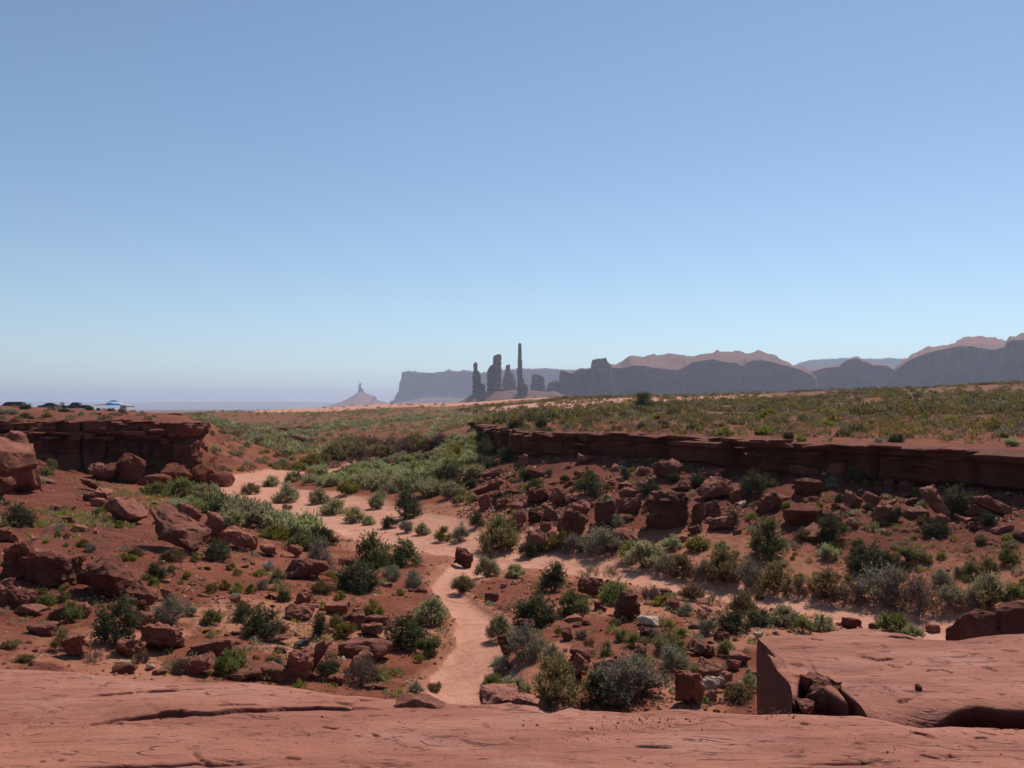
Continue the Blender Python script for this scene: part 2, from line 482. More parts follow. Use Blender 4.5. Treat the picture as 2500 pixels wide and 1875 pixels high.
SAND = np.clip(SAND + .55 * (1 - sstep(2.5, 6.5, WD + 1.2 * n2(GX, GY, 2.5, 3, 26))) * sstep(3.5, 6, GX) * (GD < 36) * (1 - MR), 0, 1)
COVER = sstep(55, 130, GD) * (1 - DU) * (MR + .6 * (1 - MR) * (1 - ML) * sstep(75, 110, GD)) * (0.55 + .6 * n2(GX, GY, 9, 3, 25))
TALUS = sstep(-5.35, -4.7, GZ - CZ) * (1 - MR) * (1 - ML) * (GD < 80) * (GD > 14) + .8 * sstep(.5, 1, ML) * (GD < 120)  # gravelly slope soil, darkened further for the shade of backlit slopes
COVER = np.clip(np.where(GD > 600, .75, COVER), 0, 1)

n = NT('desert_ground')
p = pos(n)
a_s = n.n('ShaderNodeAttribute', attribute_name='sand').outputs['Fac']
a_c = n.n('ShaderNodeAttribute', attribute_name='cover').outputs['Fac']
nb = n.noise(p, 0.55, 6, 0.6, 0.5)
soil = n.ramp(nb, [(.28, (.140, .040, .023)), (.5, (.195, .060, .034)), (.74, (.265, .094, .055))])
a_t = n.n('ShaderNodeAttribute', attribute_name='talus').outputs['Fac']
soil = n.mix(n.math('MULTIPLY', a_t, .85), soil, n.ramp(nb, [(.28, (.100, .029, .018)), (.5, (.145, .043, .026)), (.74, (.205, .068, .042))]))
nf = n.noise(p, 9.0, 6, 0.7)
soil = n.mix(.7, soil, n.ramp(nf, [(.28, (.5, .48, .46)), (.5, (1, 1, 1)), (.72, (1.45, 1.42, 1.38))]), 'MULTIPLY')
sand = n.ramp(n.noise(p, 1.1, 5, .6, .8), [(.3, (.29, .112, .064)), (.5, (.345, .138, .081)), (.72, (.40, .170, .104))])
sand = n.mix(.35, sand, n.ramp(nf, [(.3, (.6, .58, .56)), (.5, (1, 1, 1)), (.7, (1.2, 1.2, 1.2))]), 'MULTIPLY')
ed = n.math('ADD', a_s, n.math('MULTIPLY', n.math('SUBTRACT', n.noise(p, 3.0, 5, .65), .5), .8))
col = n.mix(n.ramp(ed, [(.28, (0, 0, 0)), (.62, (1, 1, 1))]), soil, sand)
a_b = n.n('ShaderNodeAttribute', attribute_name='bed').outputs['Fac']
pale = n.ramp(n.noise(n.mapping(p, (1, 1, 1)), 0.9, 6, .65, 1.5), [(.3, (.40, .172, .108)), (.5, (.50, .235, .155)), (.7, (.57, .29, .20))])
pale = n.mix(.3, pale, n.ramp(nf, [(.3, (.6, .58, .56)), (.5, (1, 1, 1)), (.7, (1.2, 1.2, 1.2))]), 'MULTIPLY')
col = n.mix(n.ramp(n.math('ADD', a_b, n.math('MULTIPLY', n.math('SUBTRACT', n.noise(p, 2.2, 5, .65, .6), .5), .5)), [(.35, (0, 0, 0)), (.7, (1, 1, 1))]), col, pale)
gr = n.ramp(n.noise(p, 0.35, 5, .65), [(.3, (.12, .105, .042)), (.5, (.17, .145, .058)), (.7, (.23, .175, .085))])
cv = n.math('MULTIPLY', a_c, n.ramp(n.noise(p, 0.8, 6, .7), [(.36, (0, 0, 0)), (.56, (1, 1, 1))]))
col = n.mix(n.math('MULTIPLY', cv, .8), col, gr)
hh = n.math('ADD', n.noise(p, 5.0, 8, .68), n.math('MULTIPLY', n.noise(p, 28.0, 4, .7), .3))
bmp = n.bump(hh, .75, .09)
n.principled(col, .95, bmp, .08)
M['ground'] = n.m
gme = mesh_np('ground', gv, grid_faces(Rn, NA, True), M['ground'])
add_attr(gme, 'sand', SAND); add_attr(gme, 'cover', COVER); add_attr(gme, 'bed', np.maximum(BED, .9 * DU)); add_attr(gme, 'talus', TALUS)
tag(link('ground', gme), 'red desert soil with sandy wash and dunes reaching the horizon', kind='structure')

def first_hits(pix):
    """where the line of sight through each photograph pixel first meets the ground"""
    pix = np.asarray(pix, float)
    D = 9.0 * (700.0 / 9.0) ** np.linspace(0, 1, 520)
    X = (pix[:, :1] - 1250.0) / F * D[None, :]
    Y = np.repeat(D[None, :], len(pix), 0)
    Zr = CZ + (HY - pix[:, 1:2]) / F * D[None, :]
    G = ground(X, Y)
    below = Zr < G
    below[:, -1] = True
    k = below.argmax(1)
    i = np.arange(len(pix)); k0 = np.maximum(k - 1, 0)
    a = Zr[i, k0] - G[i, k0]; b = G[i, k] - Zr[i, k]
    t = np.where(a + b > 1e-9, a / (a + b + 1e-12), 0)
    d = D[k0] * (1 - t) + D[k] * t
    x = (pix[:, 0] - 1250.0) / F * d
    return np.stack([x, d, ground(x, d)], 1)
# ------------------------------------------------------------------ far buttes and mesas
Z1080 = lambda x, y: (1080 + x * .1808, 800 + y * .1808)
def interp(px, pts):
    a = np.array(pts, float)
    return np.interp(px, a[:, 0], a[:, 1])

def spire(name, rows, d, label, cat='rock spire', zoom=Z1080, thick=.9, seed=0, mat='butte', base_extra=25):
    """a standing rock lofted from its left and right outline; rows run top to bottom"""
    R = []
    for (y, xl, xr) in rows:
        a = zoom(xl, y); b = zoom(xr, y)
        R.append((a[1], a[0], b[0]))
    R = np.array(R)
    ys = np.linspace(R[0, 0], R[-1, 0], 70)
    xl = np.interp(ys, R[:, 0], R[:, 1]); xr = np.interp(ys, R[:, 0], R[:, 2])
    ns = 40
    th = np.linspace(0, 2 * np.pi, ns, endpoint=False)
    cx = (xl + xr) / 2; hw = (xr - xl) / 2
    m_px = d / F
    # flat-sided section with flutes
    sec = 1.0 / np.maximum(np.abs(np.cos(th)) ** 3 + np.abs(np.sin(th)) ** 3, 1e-6) ** (1 / 3)
    X = (cx[:, None] - 1250) * m_px + hw[:, None] * m_px * (sec * np.cos(th))[None, :]
    Y = d + hw[:, None] * m_px * thick * (sec * np.sin(th))[None, :]
    Z = np.repeat((CZ + (HY - ys) * m_px)[:, None], ns, 1)
    v = np.stack([X, Y, Z], -1).reshape(-1, 3)
    q = v / np.array([7., 7., 22.]) * (2000 / d)
    amp = (hw * m_px * .24)[:, None].repeat(ns, 1).ravel()
    n1 = fbm(q, 4, seed); 
    lay = vnoise(np.stack([v[:, 2] / (6. * d / 2000), np.zeros(len(v)), np.zeros(len(v)) + seed], 1), seed + 5)
    rx = np.tile(np.cos(th), len(ys)); ry = np.tile(np.sin(th), len(ys))
    off = amp * (.9 * n1 + .45 * lay - .25)
    v[:, 0] += rx * off * .75; v[:, 1] += ry * off * 1.6
    top = v[:ns].mean(0) + np.array([0, 0, hw[0] * m_px * .25])
    bot = v[-ns:].copy(); bot[:, 2] -= base_extra * d / 2000
    vv = np.vstack([v, bot, top])
    f4 = []
    nr = len(ys) + 1
    for i in range(nr - 1):
        a = i * ns + np.arange(ns); b = i * ns + (np.arange(ns) + 1) % ns
        f4.append(np.stack([a, a + ns, b + ns, b], 1))
    ti = len(vv) - 1
    t3 = np.stack([np.full(ns, ti), np.arange(ns), (np.arange(ns) + 1) % ns], 1)
    me = mesh_np(name, vv, [np.vstack(f4), t3], M[mat], True, 40)
    return tag(link(name, me), label, cat)

def mesa(name, d0, sky_l, cliff_l, cbase, ybase, label, cat, n=240, talus=160, run=260, back=420, bay=60, seed=0, mat='butte', base_z=None):
    """a flat-lying mass: talus apron, cliff, receding slickrock top, back side"""
    px = np.linspace(sky_l[0][0], sky_l[-1][0], n)
    s = interp(px, sky_l); c = np.maximum(interp(px, cliff_l), s + .2)
    cb = np.maximum(interp(px, cbase), c + 1.0) if not isinstance(cbase, (int, float)) else np.maximum(cbase, c + 1.0)
    wx = (px - 1250) / F * d0
    bayn = bay * fbm(np.stack([wx / (bay * 4.5), np.zeros(n) + seed, np.zeros(n)], 1), 4, seed) + .35 * bay * np.abs(vnoise(np.stack([wx / (bay * 1.2), np.zeros(n) + seed + 3.3, np.zeros(n)], 1), seed + 2))
    rows = []
    def row(yp, dd):
        d = d0 + dd
        return np.stack([(px - 1250) / F * d, d + np.zeros(n), CZ + (HY - yp) / F * d], 1)
    zb = base_z if base_z is not None else CZ - 40
    r0 = row(cb, -talus + bayn); r0[:, 2] = zb
    rows.append(r0)
    for t in (.35, .7):
        rr = row(cb, -talus * (1 - t) + bayn)
        zc = row(cb, bayn)[:, 2]
        rr[:, 2] = zb + (zc - zb) * t ** 1.25
        rows.append(rr)
    K = 16
    for k in range(K + 1):
        t = k / K
        yy = cb + (c - cb) * t
        wob = bay * .38 * fbm(np.stack([wx / (bay * .30), np.zeros(n) + t * 2.2, np.zeros(n) + seed], 1), 3, seed + 9) + bay * .10 * (vnoise(np.array([[t * 7.0, seed, 0]]), 3)[0])
        rows.append(row(yy, bayn + wob * (1 - t * .5) + 18 * t))
    for t in (.08, .2, .35, .5, .68, .85, 1.0):
        yy = c + (s - c) * (1 - (1 - t) ** 1.6)
        st = run * .06 * fbm(np.stack([wx / 38., np.zeros(n) + t * 9, np.zeros(n) + seed], 1), 3, seed + 31)
        rows.append(row(yy, bayn * (1 - t) + 18 + run * t))
        rows[-1][:, 2] += st * (1 if t < 1 else 0)
    sk = rows[-1]
    for t in (.4, .8):
        rr = row(s, run + back * t); rr[:, 2] = sk[:, 2] - (sk[:, 2] - zb) * .10 * t
        rows.append(rr)
    rr = row(s, run + back); rr[:, 2] = zb
    rows.append(rr)
    V = np.stack(rows, 0)
    nr = len(rows)
    v = V.reshape(-1, 3)
    # end walls
    f = [grid_faces(nr, n, False)]
    extra = []; tri = []
    base = len(v)
    for j, col in ((0, 0), (1, n - 1)):
        mid = V[:, col, :].mean(0); mid[2] = zb
        mid[0] += (-30 if j == 0 else 30)
        extra.append(mid)
        idx = np.arange(nr) * n + col
        t3 = np.stack([np.full(nr - 1, base + j), idx[:-1], idx[1:]], 1)
        tri.append(t3 if j == 0 else t3[:, ::-1])
    v = np.vstack([v, extra])
    me = mesh_np(name, v, [f[0], np.vstack(tri)], M[mat], True, 42)
    return tag(link(name, me), label, cat)

GB = CZ - 16
spire('rock_spire', [(213,1024,1066),(230,1020,1068),(300,1020,1070),(350,1020,1072),(420,1018,1072),(440,1016,1078),(500,1018,1080),(560,1010,1082),(600,1006,1083),(680,1010,1085),(700,1008,1095),(745,1008,1110),(770,1010,1150),(800,1008,1158),(870,1008,1157)], 2000,
      'tallest and thinnest needle of rock, standing alone like a pole', seed=1)
spire('rock_spire', [(466,440,462),(490,418,475),(540,420,475),(570,418,478),(600,410,505),(640,405,515),(680,402,522),(740,405,525),(760,407,568),(800,408,582),(850,408,582),(890,408,575)], 2010,
      'rock spire with a small rounded head beside the broad forked tower', seed=2)
spire('rock_spire', [(362,735,792),(375,700,799),(395,688,800),(420,682,800),(500,685,798),(515,640,797),(560,622,795),(610,600,795),(700,597,795),(770,597,800),(830,600,830),(880,595,845),(930,590,850)], 2040,
      'broad rock tower with a jagged forked crest between two thinner spires', seed=3)
spire('rock_spire', [(500,870,914),(520,852,917),(570,850,918),(600,845,930),(620,838,960),(660,825,980),(720,810,990),(800,805,1002),(840,805,1005)], 2350,
      'short bottle-shaped rock spire behind the tall needle and the forked tower', seed=4)
spire('butte', [(618,1242,1280),(640,1205,1330),(670,1203,1375),(700,1200,1382),(760,1195,1385),(775,1178,1390),(830,1175,1400),(870,1170,1410)], 2450,
      'low square butte standing in the gap beyond the tall needle', 'butte', seed=5)
spire('butte', [(700,1515,1530),(720,1480,1560),(745,1440,1590),(790,1410,1620),(850,1390,1640)], 2520, 'low ragged rock pile beside the low square butte', 'butte', seed=6)
spire('rock_spire', [(295,549,551),(310,541,556),(345,528,560),(365,527,564),(385,526,588),(400,525,589),(425,520,600)], 6500, 'faint pointed rock spire on top of a distant cone hill',
      zoom=lambda x, y: (780 + x * .1808, 880 + y * .1808), seed=7)

def hill(name, d, crest, depth, label, cat, seed=0, mat='talus', n=120, m=26, zb=None, rough=.12, kind=None):
    px = np.linspace(crest[0][0], crest[-1][0], n)
    h = CZ + (HY - interp(px, crest)) / F * d
    zb = zb if zb is not None else GB
    t = np.linspace(-1, 1, m)
    X = ((px - 1250) / F * d)[None, :] + 0 * t[:, None]
    Y = d + depth * t[:, None] + 0 * X
    prof = np.clip(1 - np.abs(t), 0, 1)[:, None] ** 1.05
    Z = zb + (h[None, :] - zb) * prof
    p = np.stack([X.ravel(), Y.ravel(), 0 * X.ravel() + seed], 1) / (depth * .35)
    Z = Z + (rough * depth * .35 * fbm(p, 4, seed)).reshape(Z.shape) * (prof * (1 - prof ** 6))
    me = mesh_np(name, np.stack([X, Y, Z], -1).reshape(-1, 3), grid_faces(m, n), M[mat], True)
    return tag(link(name, me), label, cat, kind=kind)

z = Z1080
tal = [z(100,1100), z(190,1025), z(410,885), z(480,855), z(600,850), z(840,850), z(900,885), z(950,905), z(1000,868), z(1080,850), z(1160,868), z(1220,905), z(1300,950), z(1420,1010), z(1500,1060)]
hill('talus_hill', 2015, tal, 95, 'dark rubble slope under the rock spires', 'hill', 11, n=200, zb=CZ - 8)
hill('talus_hill', 2300, [z(760,960), z(840,850), z(920,832), z(1000,838), z(1100,860), z(1170,830), z(1300,845), z(1400,860), z(1500,838), z(1580,875), z(1700,915), z(1900,940), z(2100,1000)], 120,
     'pale sunlit sand slope behind the rock spires', 'hill', 12, mat='talus', zb=CZ - 8)
hill('talus_hill', 2250, [(1965,985), (1985,966), (2005,957), (2022,953), (2036,960), (2045,966), (2060,985)], 50, 'small pale rubble cone at the foot of the cliffs', 'hill', 13, mat='talus', zb=CZ - 8)

q = lambda x, y: (780 + x * .1808, 880 + y * .1808)
hill('cone_hill', 6500, [q(-60,660), q(80,628), q(240,570), q(330,535), q(420,488), q(480,453), q(520,420), q(560,405), q(590,405), q(640,440), q(700,462), q(748,470), q(756,512), q(800,535), q(850,545), q(900,560), q(1000,600)], 420,
     'distant blue cone hill carrying a pointed spire', 'hill', 14, mat='butte', n=260, zb=CZ - 30, rough=.06)
msk = [q(960,560), q(1000,545), q(1060,430), q(1070,425), q(1079,300), q(1078,270), q(1102,262), q(1112,165), q(1180,152), q(1270,155), q(1330,168), q(1570,168), q(1620,155), q(1700,150), q(1760,130), q(1790,148), q(1900,150), q(1940,135), q(2000,145), q(2060,160),
       (1170,911), (1188,909), (1225,905), (1248,902.7), (1277,901.3), (1345,901.6), (1367,903), (1390,904), (1404,903), (1440,915)]
msk = [(a, b) for k, (a, b) in enumerate(sorted(msk, key=lambda t: t[0]))]
mesa('mesa', 6000, msk, [(a, b + .6) for a, b in msk], [(950, 975), (1000, 966), (1050, 957), (1100, 956), (1180, 968), (1440, 972)], 0, 'long flat-topped blue mesa far behind the rock spires', 'mesa', n=340, talus=420, run=300, back=900, bay=70, seed=21, base_z=CZ - 28)
fsk = [(1905,900), (1918,886), (1926,885), (1936,893), (1941,892), (1949,888), (1976,880), (2008,878), (2063,875), (2144,877), (2182,874.6), (2209,877), (2260,880), (2300,890)]
mesa('mesa', 7000, fsk, [(a, b + .6) for a, b in fsk], 945, 0, 'faint far blue mesa showing in the gap between nearer cliffs', 'mesa', n=140, talus=400, run=300, back=900, bay=70, seed=22, base_z=CZ - 28)
# nearer sandstone mesas
s1 = [(1364,940), (1367,904), (1376.5,903), (1398,910), (1400,908), (1411,901), (1420,898.5), (1431,899.5), (1443,897.6), (1460,897), (1475,905)]
mesa('butte', 2500, s1, [(a, b + 2.5) for a, b in s1], [(1364, 955), (1475, 965)], 0, 'dark rounded butte joined to a square rock tower', 'butte', n=90, talus=90, run=60, back=200, bay=14, seed=23, base_z=GB)
s2 = [(1440,930), (1443,890), (1446,878.6), (1455,877), (1460,874.6), (1466,876), (1470,875), (1480,874), (1483,883), (1491,890), (1496,930)]
mesa('butte', 2420, s2, [(a, b + .8) for a, b in s2], 968, 0, 'square-topped rock tower at the end of the long sunlit mesa', 'butte', n=80, talus=80, run=40, back=110, bay=12, seed=24, base_z=GB)
sA = [(1480,897), (1491,893), (1499,893), (1506.5,891), (1518,885.5), (1536,868.6), (1547,868), (1570,871.5), (1580,872), (1595,868), (1617,866), (1633,862), (1653,865), (1676,868.6), (1691,874), (1697,875), (1705,873), (1717,867.5), (1746,862), (1749.5,858), (1789,859), (1805,856), (1814,859.5), (1821,863), (1834,862), (1852,854), (1873,863), (1895,870), (1909,880), (1931,892), (1950,899), (1979,912), (1992,925)]
cA = [(1480,899), (1493,898), (1518,899), (1547,892), (1577,893.5), (1595,898), (1617,900), (1649,903.6), (1667,899), (1692,884), (1710,881), (1741,877.6), (1757,881), (1782,885.5), (1798,885.5), (1814,894.6), (1821,885.5), (1839,880), (1870,880), (1879,883), (1902,888), (1925,894.6), (1950,901), (1979,914), (1992,927)]
mesa('mesa', 2600, sA, cA, [(1480, 966), (1992, 970)], 0, 'long mesa with sunlit domed tops above a shaded cliff', 'mesa', n=420, talus=70, run=330, back=500, bay=45, seed=25, base_z=GB)
sB = [(1968,930), (1979,912.5), (1984,904), (2017,895), (2049,892), (2068,877), (2084,873), (2095,873), (2101,877), (2117,884), (2130,888), (2163,890), (2174,896), (2185,902), (2200,915), (2215,935)]
mesa('mesa', 2750, sB, [(a, b + 3) for a, b in sB], 972, 0, 'lower shaded mesa with a small knob between two higher mesas', 'mesa', n=200, talus=70, run=120, back=300, bay=35, seed=26, base_z=GB)
sC = [(2165,930), (2185,902), (2193,892), (2212,877), (2239,865), (2266,850), (2288,845), (2323,841), (2331,838), (2345,828.5), (2366,822), (2404,824), (2415,826.6), (2442,828.5), (2456,836.6), (2475,842), (2500,850)]
cC = [(2165,931), (2185,904), (2220,878.6), (2252.6,866), (2280,857), (2334,847), (2372,845), (2402,851.5), (2429,854), (2456,846), (2500,860)]
mesa('mesa', 2500, sC, cC, 972, 0, 'high rounded mesa rising to a pale domed cap', 'mesa', n=260, talus=70, run=280, back=500, bay=40, seed=27, base_z=GB)
sD = [(2448,870), (2456,838), (2465,826), (2483,823), (2500,816), (2600,800), (2750,812), (2900,840)]
mesa('mesa', 2300, sD, [(2448,872), (2456,841), (2467,831), (2500,830), (2600,815), (2900,850)], 972, 0, 'shaded cliff mesa running on beyond the domed mesa', 'mesa', n=200, talus=70, run=260, back=500, bay=35, seed=28, base_z=GB)
fh = [(-500,984), (0,981), (60,983), (110,979), (200,981), (300,982), (400,980), (500,981), (560,979.5), (620,981), (700,979), (760,981), (830,980), (1000,984), (1300,985), (1600,990)]
hill('far_hills', 17000, fh, 2500, 'very faint blue hills along the horizon', None, 15, 'far_hill', 260, 16, CZ - 60, .05, 'structure')
# ------------------------------------------------------------------ rock shapes
def rock_mesh(name, seed, w, dp, h, boxy=.6, rough=.06, mat='rock', strata=.0, npts=22, cuts=2):
    rnd = random.Random(seed)
    k = 2 + 7 * boxy
    pts = []
    for i in range(npts):
        while True:
            v = Vector((rnd.uniform(-1, 1), rnd.uniform(-1, 1), rnd.uniform(-1, 1)))
            if .2 < v.length <= 1: break
        v.normalize()
        r = 1.0 / (abs(v.x) ** k + abs(v.y) ** k + abs(v.z) ** k) ** (1 / k)
        pts.append(v * r * rnd.uniform(.74, 1.05))
    for sx in (-1, 1):
        for sy in (-1, 1):
            for sz in (-1, 1):
                if rnd.random() < boxy * .75:
                    pts.append(Vector((sx, sy, sz)) * rnd.uniform(.80, .97))
    bm = bmesh.new()
    for q in pts: bm.verts.new(q)
    bmesh.ops.convex_hull(bm, input=bm.verts[:])
    loose = [v for v in bm.verts if not v.link_faces]
    bmesh.ops.delete(bm, geom=loose, context='VERTS')
    co = np.array([v.co[:] for v in bm.verts])
    lo, hi = co.min(0), co.max(0)
    S = np.array([w, dp, h])
    for v in bm.verts:
        v.co = Vector(((np.array(v.co[:]) - lo) / (hi - lo) - .5) * S)
    m = min(w, dp, h)
    bmesh.ops.dissolve_limit(bm, angle_limit=math.radians(9), verts=bm.verts[:], edges=bm.edges[:])
    bmesh.ops.bevel(bm, geom=bm.edges[:], offset=.028 * m, segments=1, affect='EDGES', profile=.6)
    bmesh.ops.triangulate(bm, faces=bm.faces[:])
    big = max(w, dp, h)
    long = [e for e in bm.edges if e.calc_length() > .30 * big]
    if long:
        bmesh.ops.subdivide_edges(bm, edges=long, cuts=1)
        bmesh.ops.triangulate(bm, faces=bm.faces[:])
    if cuts:
        bmesh.ops.subdivide_edges(bm, edges=bm.edges[:], cuts=cuts, use_grid_fill=True)
        bmesh.ops.triangulate(bm, faces=bm.faces[:])
    bm.normal_update()
    bm.verts.ensure_lookup_table()
    co = np.array([v.co[:] for v in bm.verts]); no = np.array([v.normal[:] for v in bm.verts])
    a = m * rough
    sc_ = (w * dp * h) ** (1 / 3.)
    rid = 1 - 2 * np.abs(vnoise(co / (sc_ * .30) + seed * 2.1, seed + 5))
    off = a * (1.7 * fbm(co / (sc_ * .5) + seed * 1.37, 3, seed) + 1.0 * fbm(co / (sc_ * .14) + seed, 3, seed + 3) - .9 * np.clip(rid - .55, 0, 1) * 2)
    co = co + no * off[:, None]
    if strata:
        lay = vnoise(np.stack([co[:, 2] / (h * .11), np.zeros(len(co)), np.zeros(len(co)) + seed], 1), seed + 8)
        hz = no.copy(); hz[:, 2] = 0
        co = co + hz * (lay * strata * m)[:, None]
    for v, q in zip(bm.verts, co): v.co = q
    me = bpy.data.meshes.new(name)
    bm.to_mesh(me); bm.free()
    me.polygons.foreach_set('use_smooth', np.ones(len(me.polygons), bool))
    me.set_sharp_from_angle(angle=math.radians(30))
    me.materials.append(M[mat])
    return me

def smooth_line(line, step):
    P = np.asarray(line, float)
    for _ in range(2):
        Q = [P[0]]
        for a, b in zip(P[:-1], P[1:]):
            Q += [a * .75 + b * .25, a * .25 + b * .75]
        Q.append(P[-1]); P = np.array(Q)
    s = np.concatenate([[0], np.cumsum(np.hypot(*np.diff(P, axis=0).T))])
    t = np.arange(0, s[-1], step)
    return np.stack([np.interp(t, s, P[:, 0]), np.interp(t, s, P[:, 1])], 1), t

def cliff(name, line, top_s, prof, seed, label, step=.14, nrow=46, joint=(.8, 3.2), boff=.28, nz=.10, strat=.08, mats=('cliff',), split=2.0, back=1.0, drop=.18, base_drop=.6, topz_extra=.03, gapr=(.05, .35)):
    P, s = smooth_line(line, step)
    n_ = len(P)
    tg = np.gradient(P, axis=0); tg /= np.hypot(tg[:, 0], tg[:, 1])[:, None]
    nm = np.stack([tg[:, 1], -tg[:, 0]], 1)
    if (nm * P).sum() > 0: nm = -nm
    rnd = random.Random(seed)
    bo = np.zeros(n_); bt = np.zeros(n_); gap = np.zeros(n_); tw = np.zeros(n_)
    x = 0
    cuts_ = []
    while x < s[-1]:
        L = rnd.uniform(*joint)
        m = (s >= x) & (s < x + L)
        o = rnd.uniform(-boff, boff)
        bo[m] = o + rnd.uniform(-.12, .12) * (s[m] - x - L / 2)
        bt[m] = -rnd.uniform(0, drop)
        cuts_.append(x)
        gap = np.maximum(gap, np.exp(-((s - x) / .09) ** 2) * rnd.uniform(*gapr))
        x += L
    ins = P - nm * .35
    zt = CZ + top_s(ins[:, 0], ins[:, 1]) + topz_extra
    zbk = CZ + top_s((P - nm * back)[:, 0], (P - nm * back)[:, 1])
    ob = P + nm * .6
    zb = CZ + S_low(ob[:, 0], ob[:, 1]) - base_drop
    rows = [np.concatenate([P - nm * back, (zbk - .06)[:, None]], 1), np.concatenate([P - nm * (back * .45), (zt * .6 + zbk * .4 + .02)[:, None]], 1)]
    ztop = zt + bt
    H = ztop - zb
    for k in range(nrow):
        t = k / (nrow - 1)
        off = prof(t, s) + bo * np.clip(1 - .3 * t, 0, 1) - gap * np.clip(t * 8, .25, 1) * (t < .9)
        rows.append(np.concatenate([P + nm * off[:, None], (ztop - H * t)[:, None]], 1))
    V = np.stack(rows, 0)
    v = V.reshape(-1, 3)
    N3 = np.concatenate([np.tile(nm, (len(rows), 1)), np.zeros((len(v), 1))], 1)
    am = np.concatenate([np.full(n_ * 2, .25), np.full(len(v) - n_ * 2, 1.0)])
    d1 = nz * 1.5 * fbm(v / np.array([1.1, 1.1, .8]) + seed, 4, seed)
    lay = vnoise(np.stack([v[:, 0] * .25, v[:, 1] * .25, v[:, 2] / .16], 1), seed + 4) * .6 + vnoise(np.stack([v[:, 0] * .5, v[:, 1] * .5, v[:, 2] / .42], 1), seed + 6)
    v = v + N3 * ((d1 + strat * lay) * am)[:, None]
    v[:, 2] += .05 * fbm(v / .6, 3, seed + 2) * (am < .5)
    me = mesh_np(name, v, grid_faces(len(rows), n_, False), M[mats[0]], True, 38)
    for mm in mats[1:]: me.materials.append(M[mm])
    if len(mats) > 1:
        r = np.repeat(np.arange(len(rows) - 1), n_ - 1)
        t = (r - 2) / (nrow - 1) + .05 * np.sin(np.tile(s[:-1], len(rows) - 1) * 1.7)
        me.polygons.foreach_set('material_index', (t > split).astype(np.int32))
    o = tag(link(name, me), label, kind='structure')
    return o, P, nm, zt, zb, s

def ns1(s, sc_, seed, octv=3):
    return fbm(np.stack([s / sc_, np.zeros_like(s) + seed * 1.7, np.zeros_like(s)], 1), octv, seed)
def prof_right(t, s):
    und = .55 + .45 * ns1(s, 4.0, 71) + .35 * (s < 22)          # how far the foot is hollowed
    lip = .25 + .2 * ns1(s, 1.1, 72) + .15 * (s < 22)
    return lip * (1 - sstep(.10, .16, np.full_like(s, t))) + (.12 * ns1(s, 1.5, 73 + int(t * 5))) * (t > .12) - und * sstep(.5, .75, np.full_like(s, t))
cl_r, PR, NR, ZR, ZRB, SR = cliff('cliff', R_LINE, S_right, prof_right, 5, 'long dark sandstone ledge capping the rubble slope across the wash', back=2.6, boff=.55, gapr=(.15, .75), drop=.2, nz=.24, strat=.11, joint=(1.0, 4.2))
def prof_left(t, s):
    T = np.full_like(s, t)
    hollow = .75 + .7 * ns1(s, 3.5, 81) + .3 * ns1(s, .9, 82)
    cap = .55 + .3 * ns1(s, 1.6, 83)
    knob = .50 * ns1(s + 40 * np.floor(t * 8), .8, 84, 2)
    col = 1.1 * ns1(s, .95, 85, 2) + .35 * np.sign(ns1(s, 1.7, 88, 1))
    foot = np.clip((T - .62 - .12 * ns1(s, 3.0, 86)) / .38, 0, 1)
    return cap * (1 - sstep(.16, .24, T)) - hollow * .55 * sstep(.18, .3, T) * (1 - foot) + knob * (t > .2) + col * (t > .3) * (1 - foot) + (2.1 + .9 * ns1(s, 2.2, 87)) * foot ** 1.4
ll = np.vstack([L_LINE, PX([(481, 69.5), (485, 75), (481, 84)])])
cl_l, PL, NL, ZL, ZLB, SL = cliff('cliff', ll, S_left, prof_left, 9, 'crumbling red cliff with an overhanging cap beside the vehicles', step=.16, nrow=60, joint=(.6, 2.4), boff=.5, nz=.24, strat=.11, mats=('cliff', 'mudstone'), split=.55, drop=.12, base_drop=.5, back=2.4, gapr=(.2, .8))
# loose flat cap layers and knobs, each a piece of its cliff
rnd = random.Random(77)
def cap_pieces(cl, P, nm, zt, zb, s, i0, i1, cnt, wr, hr, seed, nameit='rock_layer', out=(.05, .4), zoff=(-.12, .06), mat='cliff'):
    for k in range(cnt):
        i = int(i0 + (i1 - i0) * (k + rnd.uniform(.1, .9)) / cnt)
        w = rnd.uniform(*wr); h = rnd.uniform(*hr); dp = rnd.uniform(.6, 1.1) * min(w, 1.1)
        me = rock_mesh(nameit, seed + k, w, dp, h, .45, .10, mat, .05, cuts=1)
        ang = math.atan2(nm[i, 0], -nm[i, 1])
        o_ = rnd.uniform(*out) - dp * .45
        p = P[i] + nm[i] * o_
        link(nameit, me, cl, (p[0], p[1], zt[i] + rnd.uniform(*zoff)), (rnd.uniform(-.06, .06), rnd.uniform(-.06, .06), ang + rnd.uniform(-.3, .3)))
nr_ = len(PR)
cap_pieces(cl_r, PR, NR, ZR, ZRB, SR, nr_ * .12, nr_ * .98, 46, (.7, 2.4), (.10, .26), 300, out=(.05, .35))
cap_pieces(cl_r, PR, NR, ZR, ZRB, SR, nr_ * .12, nr_ * .55, 16, (.5, 1.3), (.10, .2), 380, out=(.15, .5), zoff=(-.75, -.35))
nl_ = len(PL)
cap_pieces(cl_l, PL, NL, ZL, ZLB, SL, nl_ * .05, nl_ * .97, 46, (.6, 1.9), (.10, .24), 420, out=(.3, .8))
cap_pieces(cl_l, PL, NL, ZL, ZLB, SL, nl_ * .45, nl_ * .92, 52, (.4, 1.0), (.25, .6), 470, 'rock_knob', (-.15, .6), (-3.4, -.6))
cap_pieces(cl_l, PL, NL, ZL, ZLB, SL, nl_ * .25, nl_ * .52, 22, (.9, 2.2), (.18, .5), 520, 'rock_layer', (.6, 1.3), (-1.4, -.15))
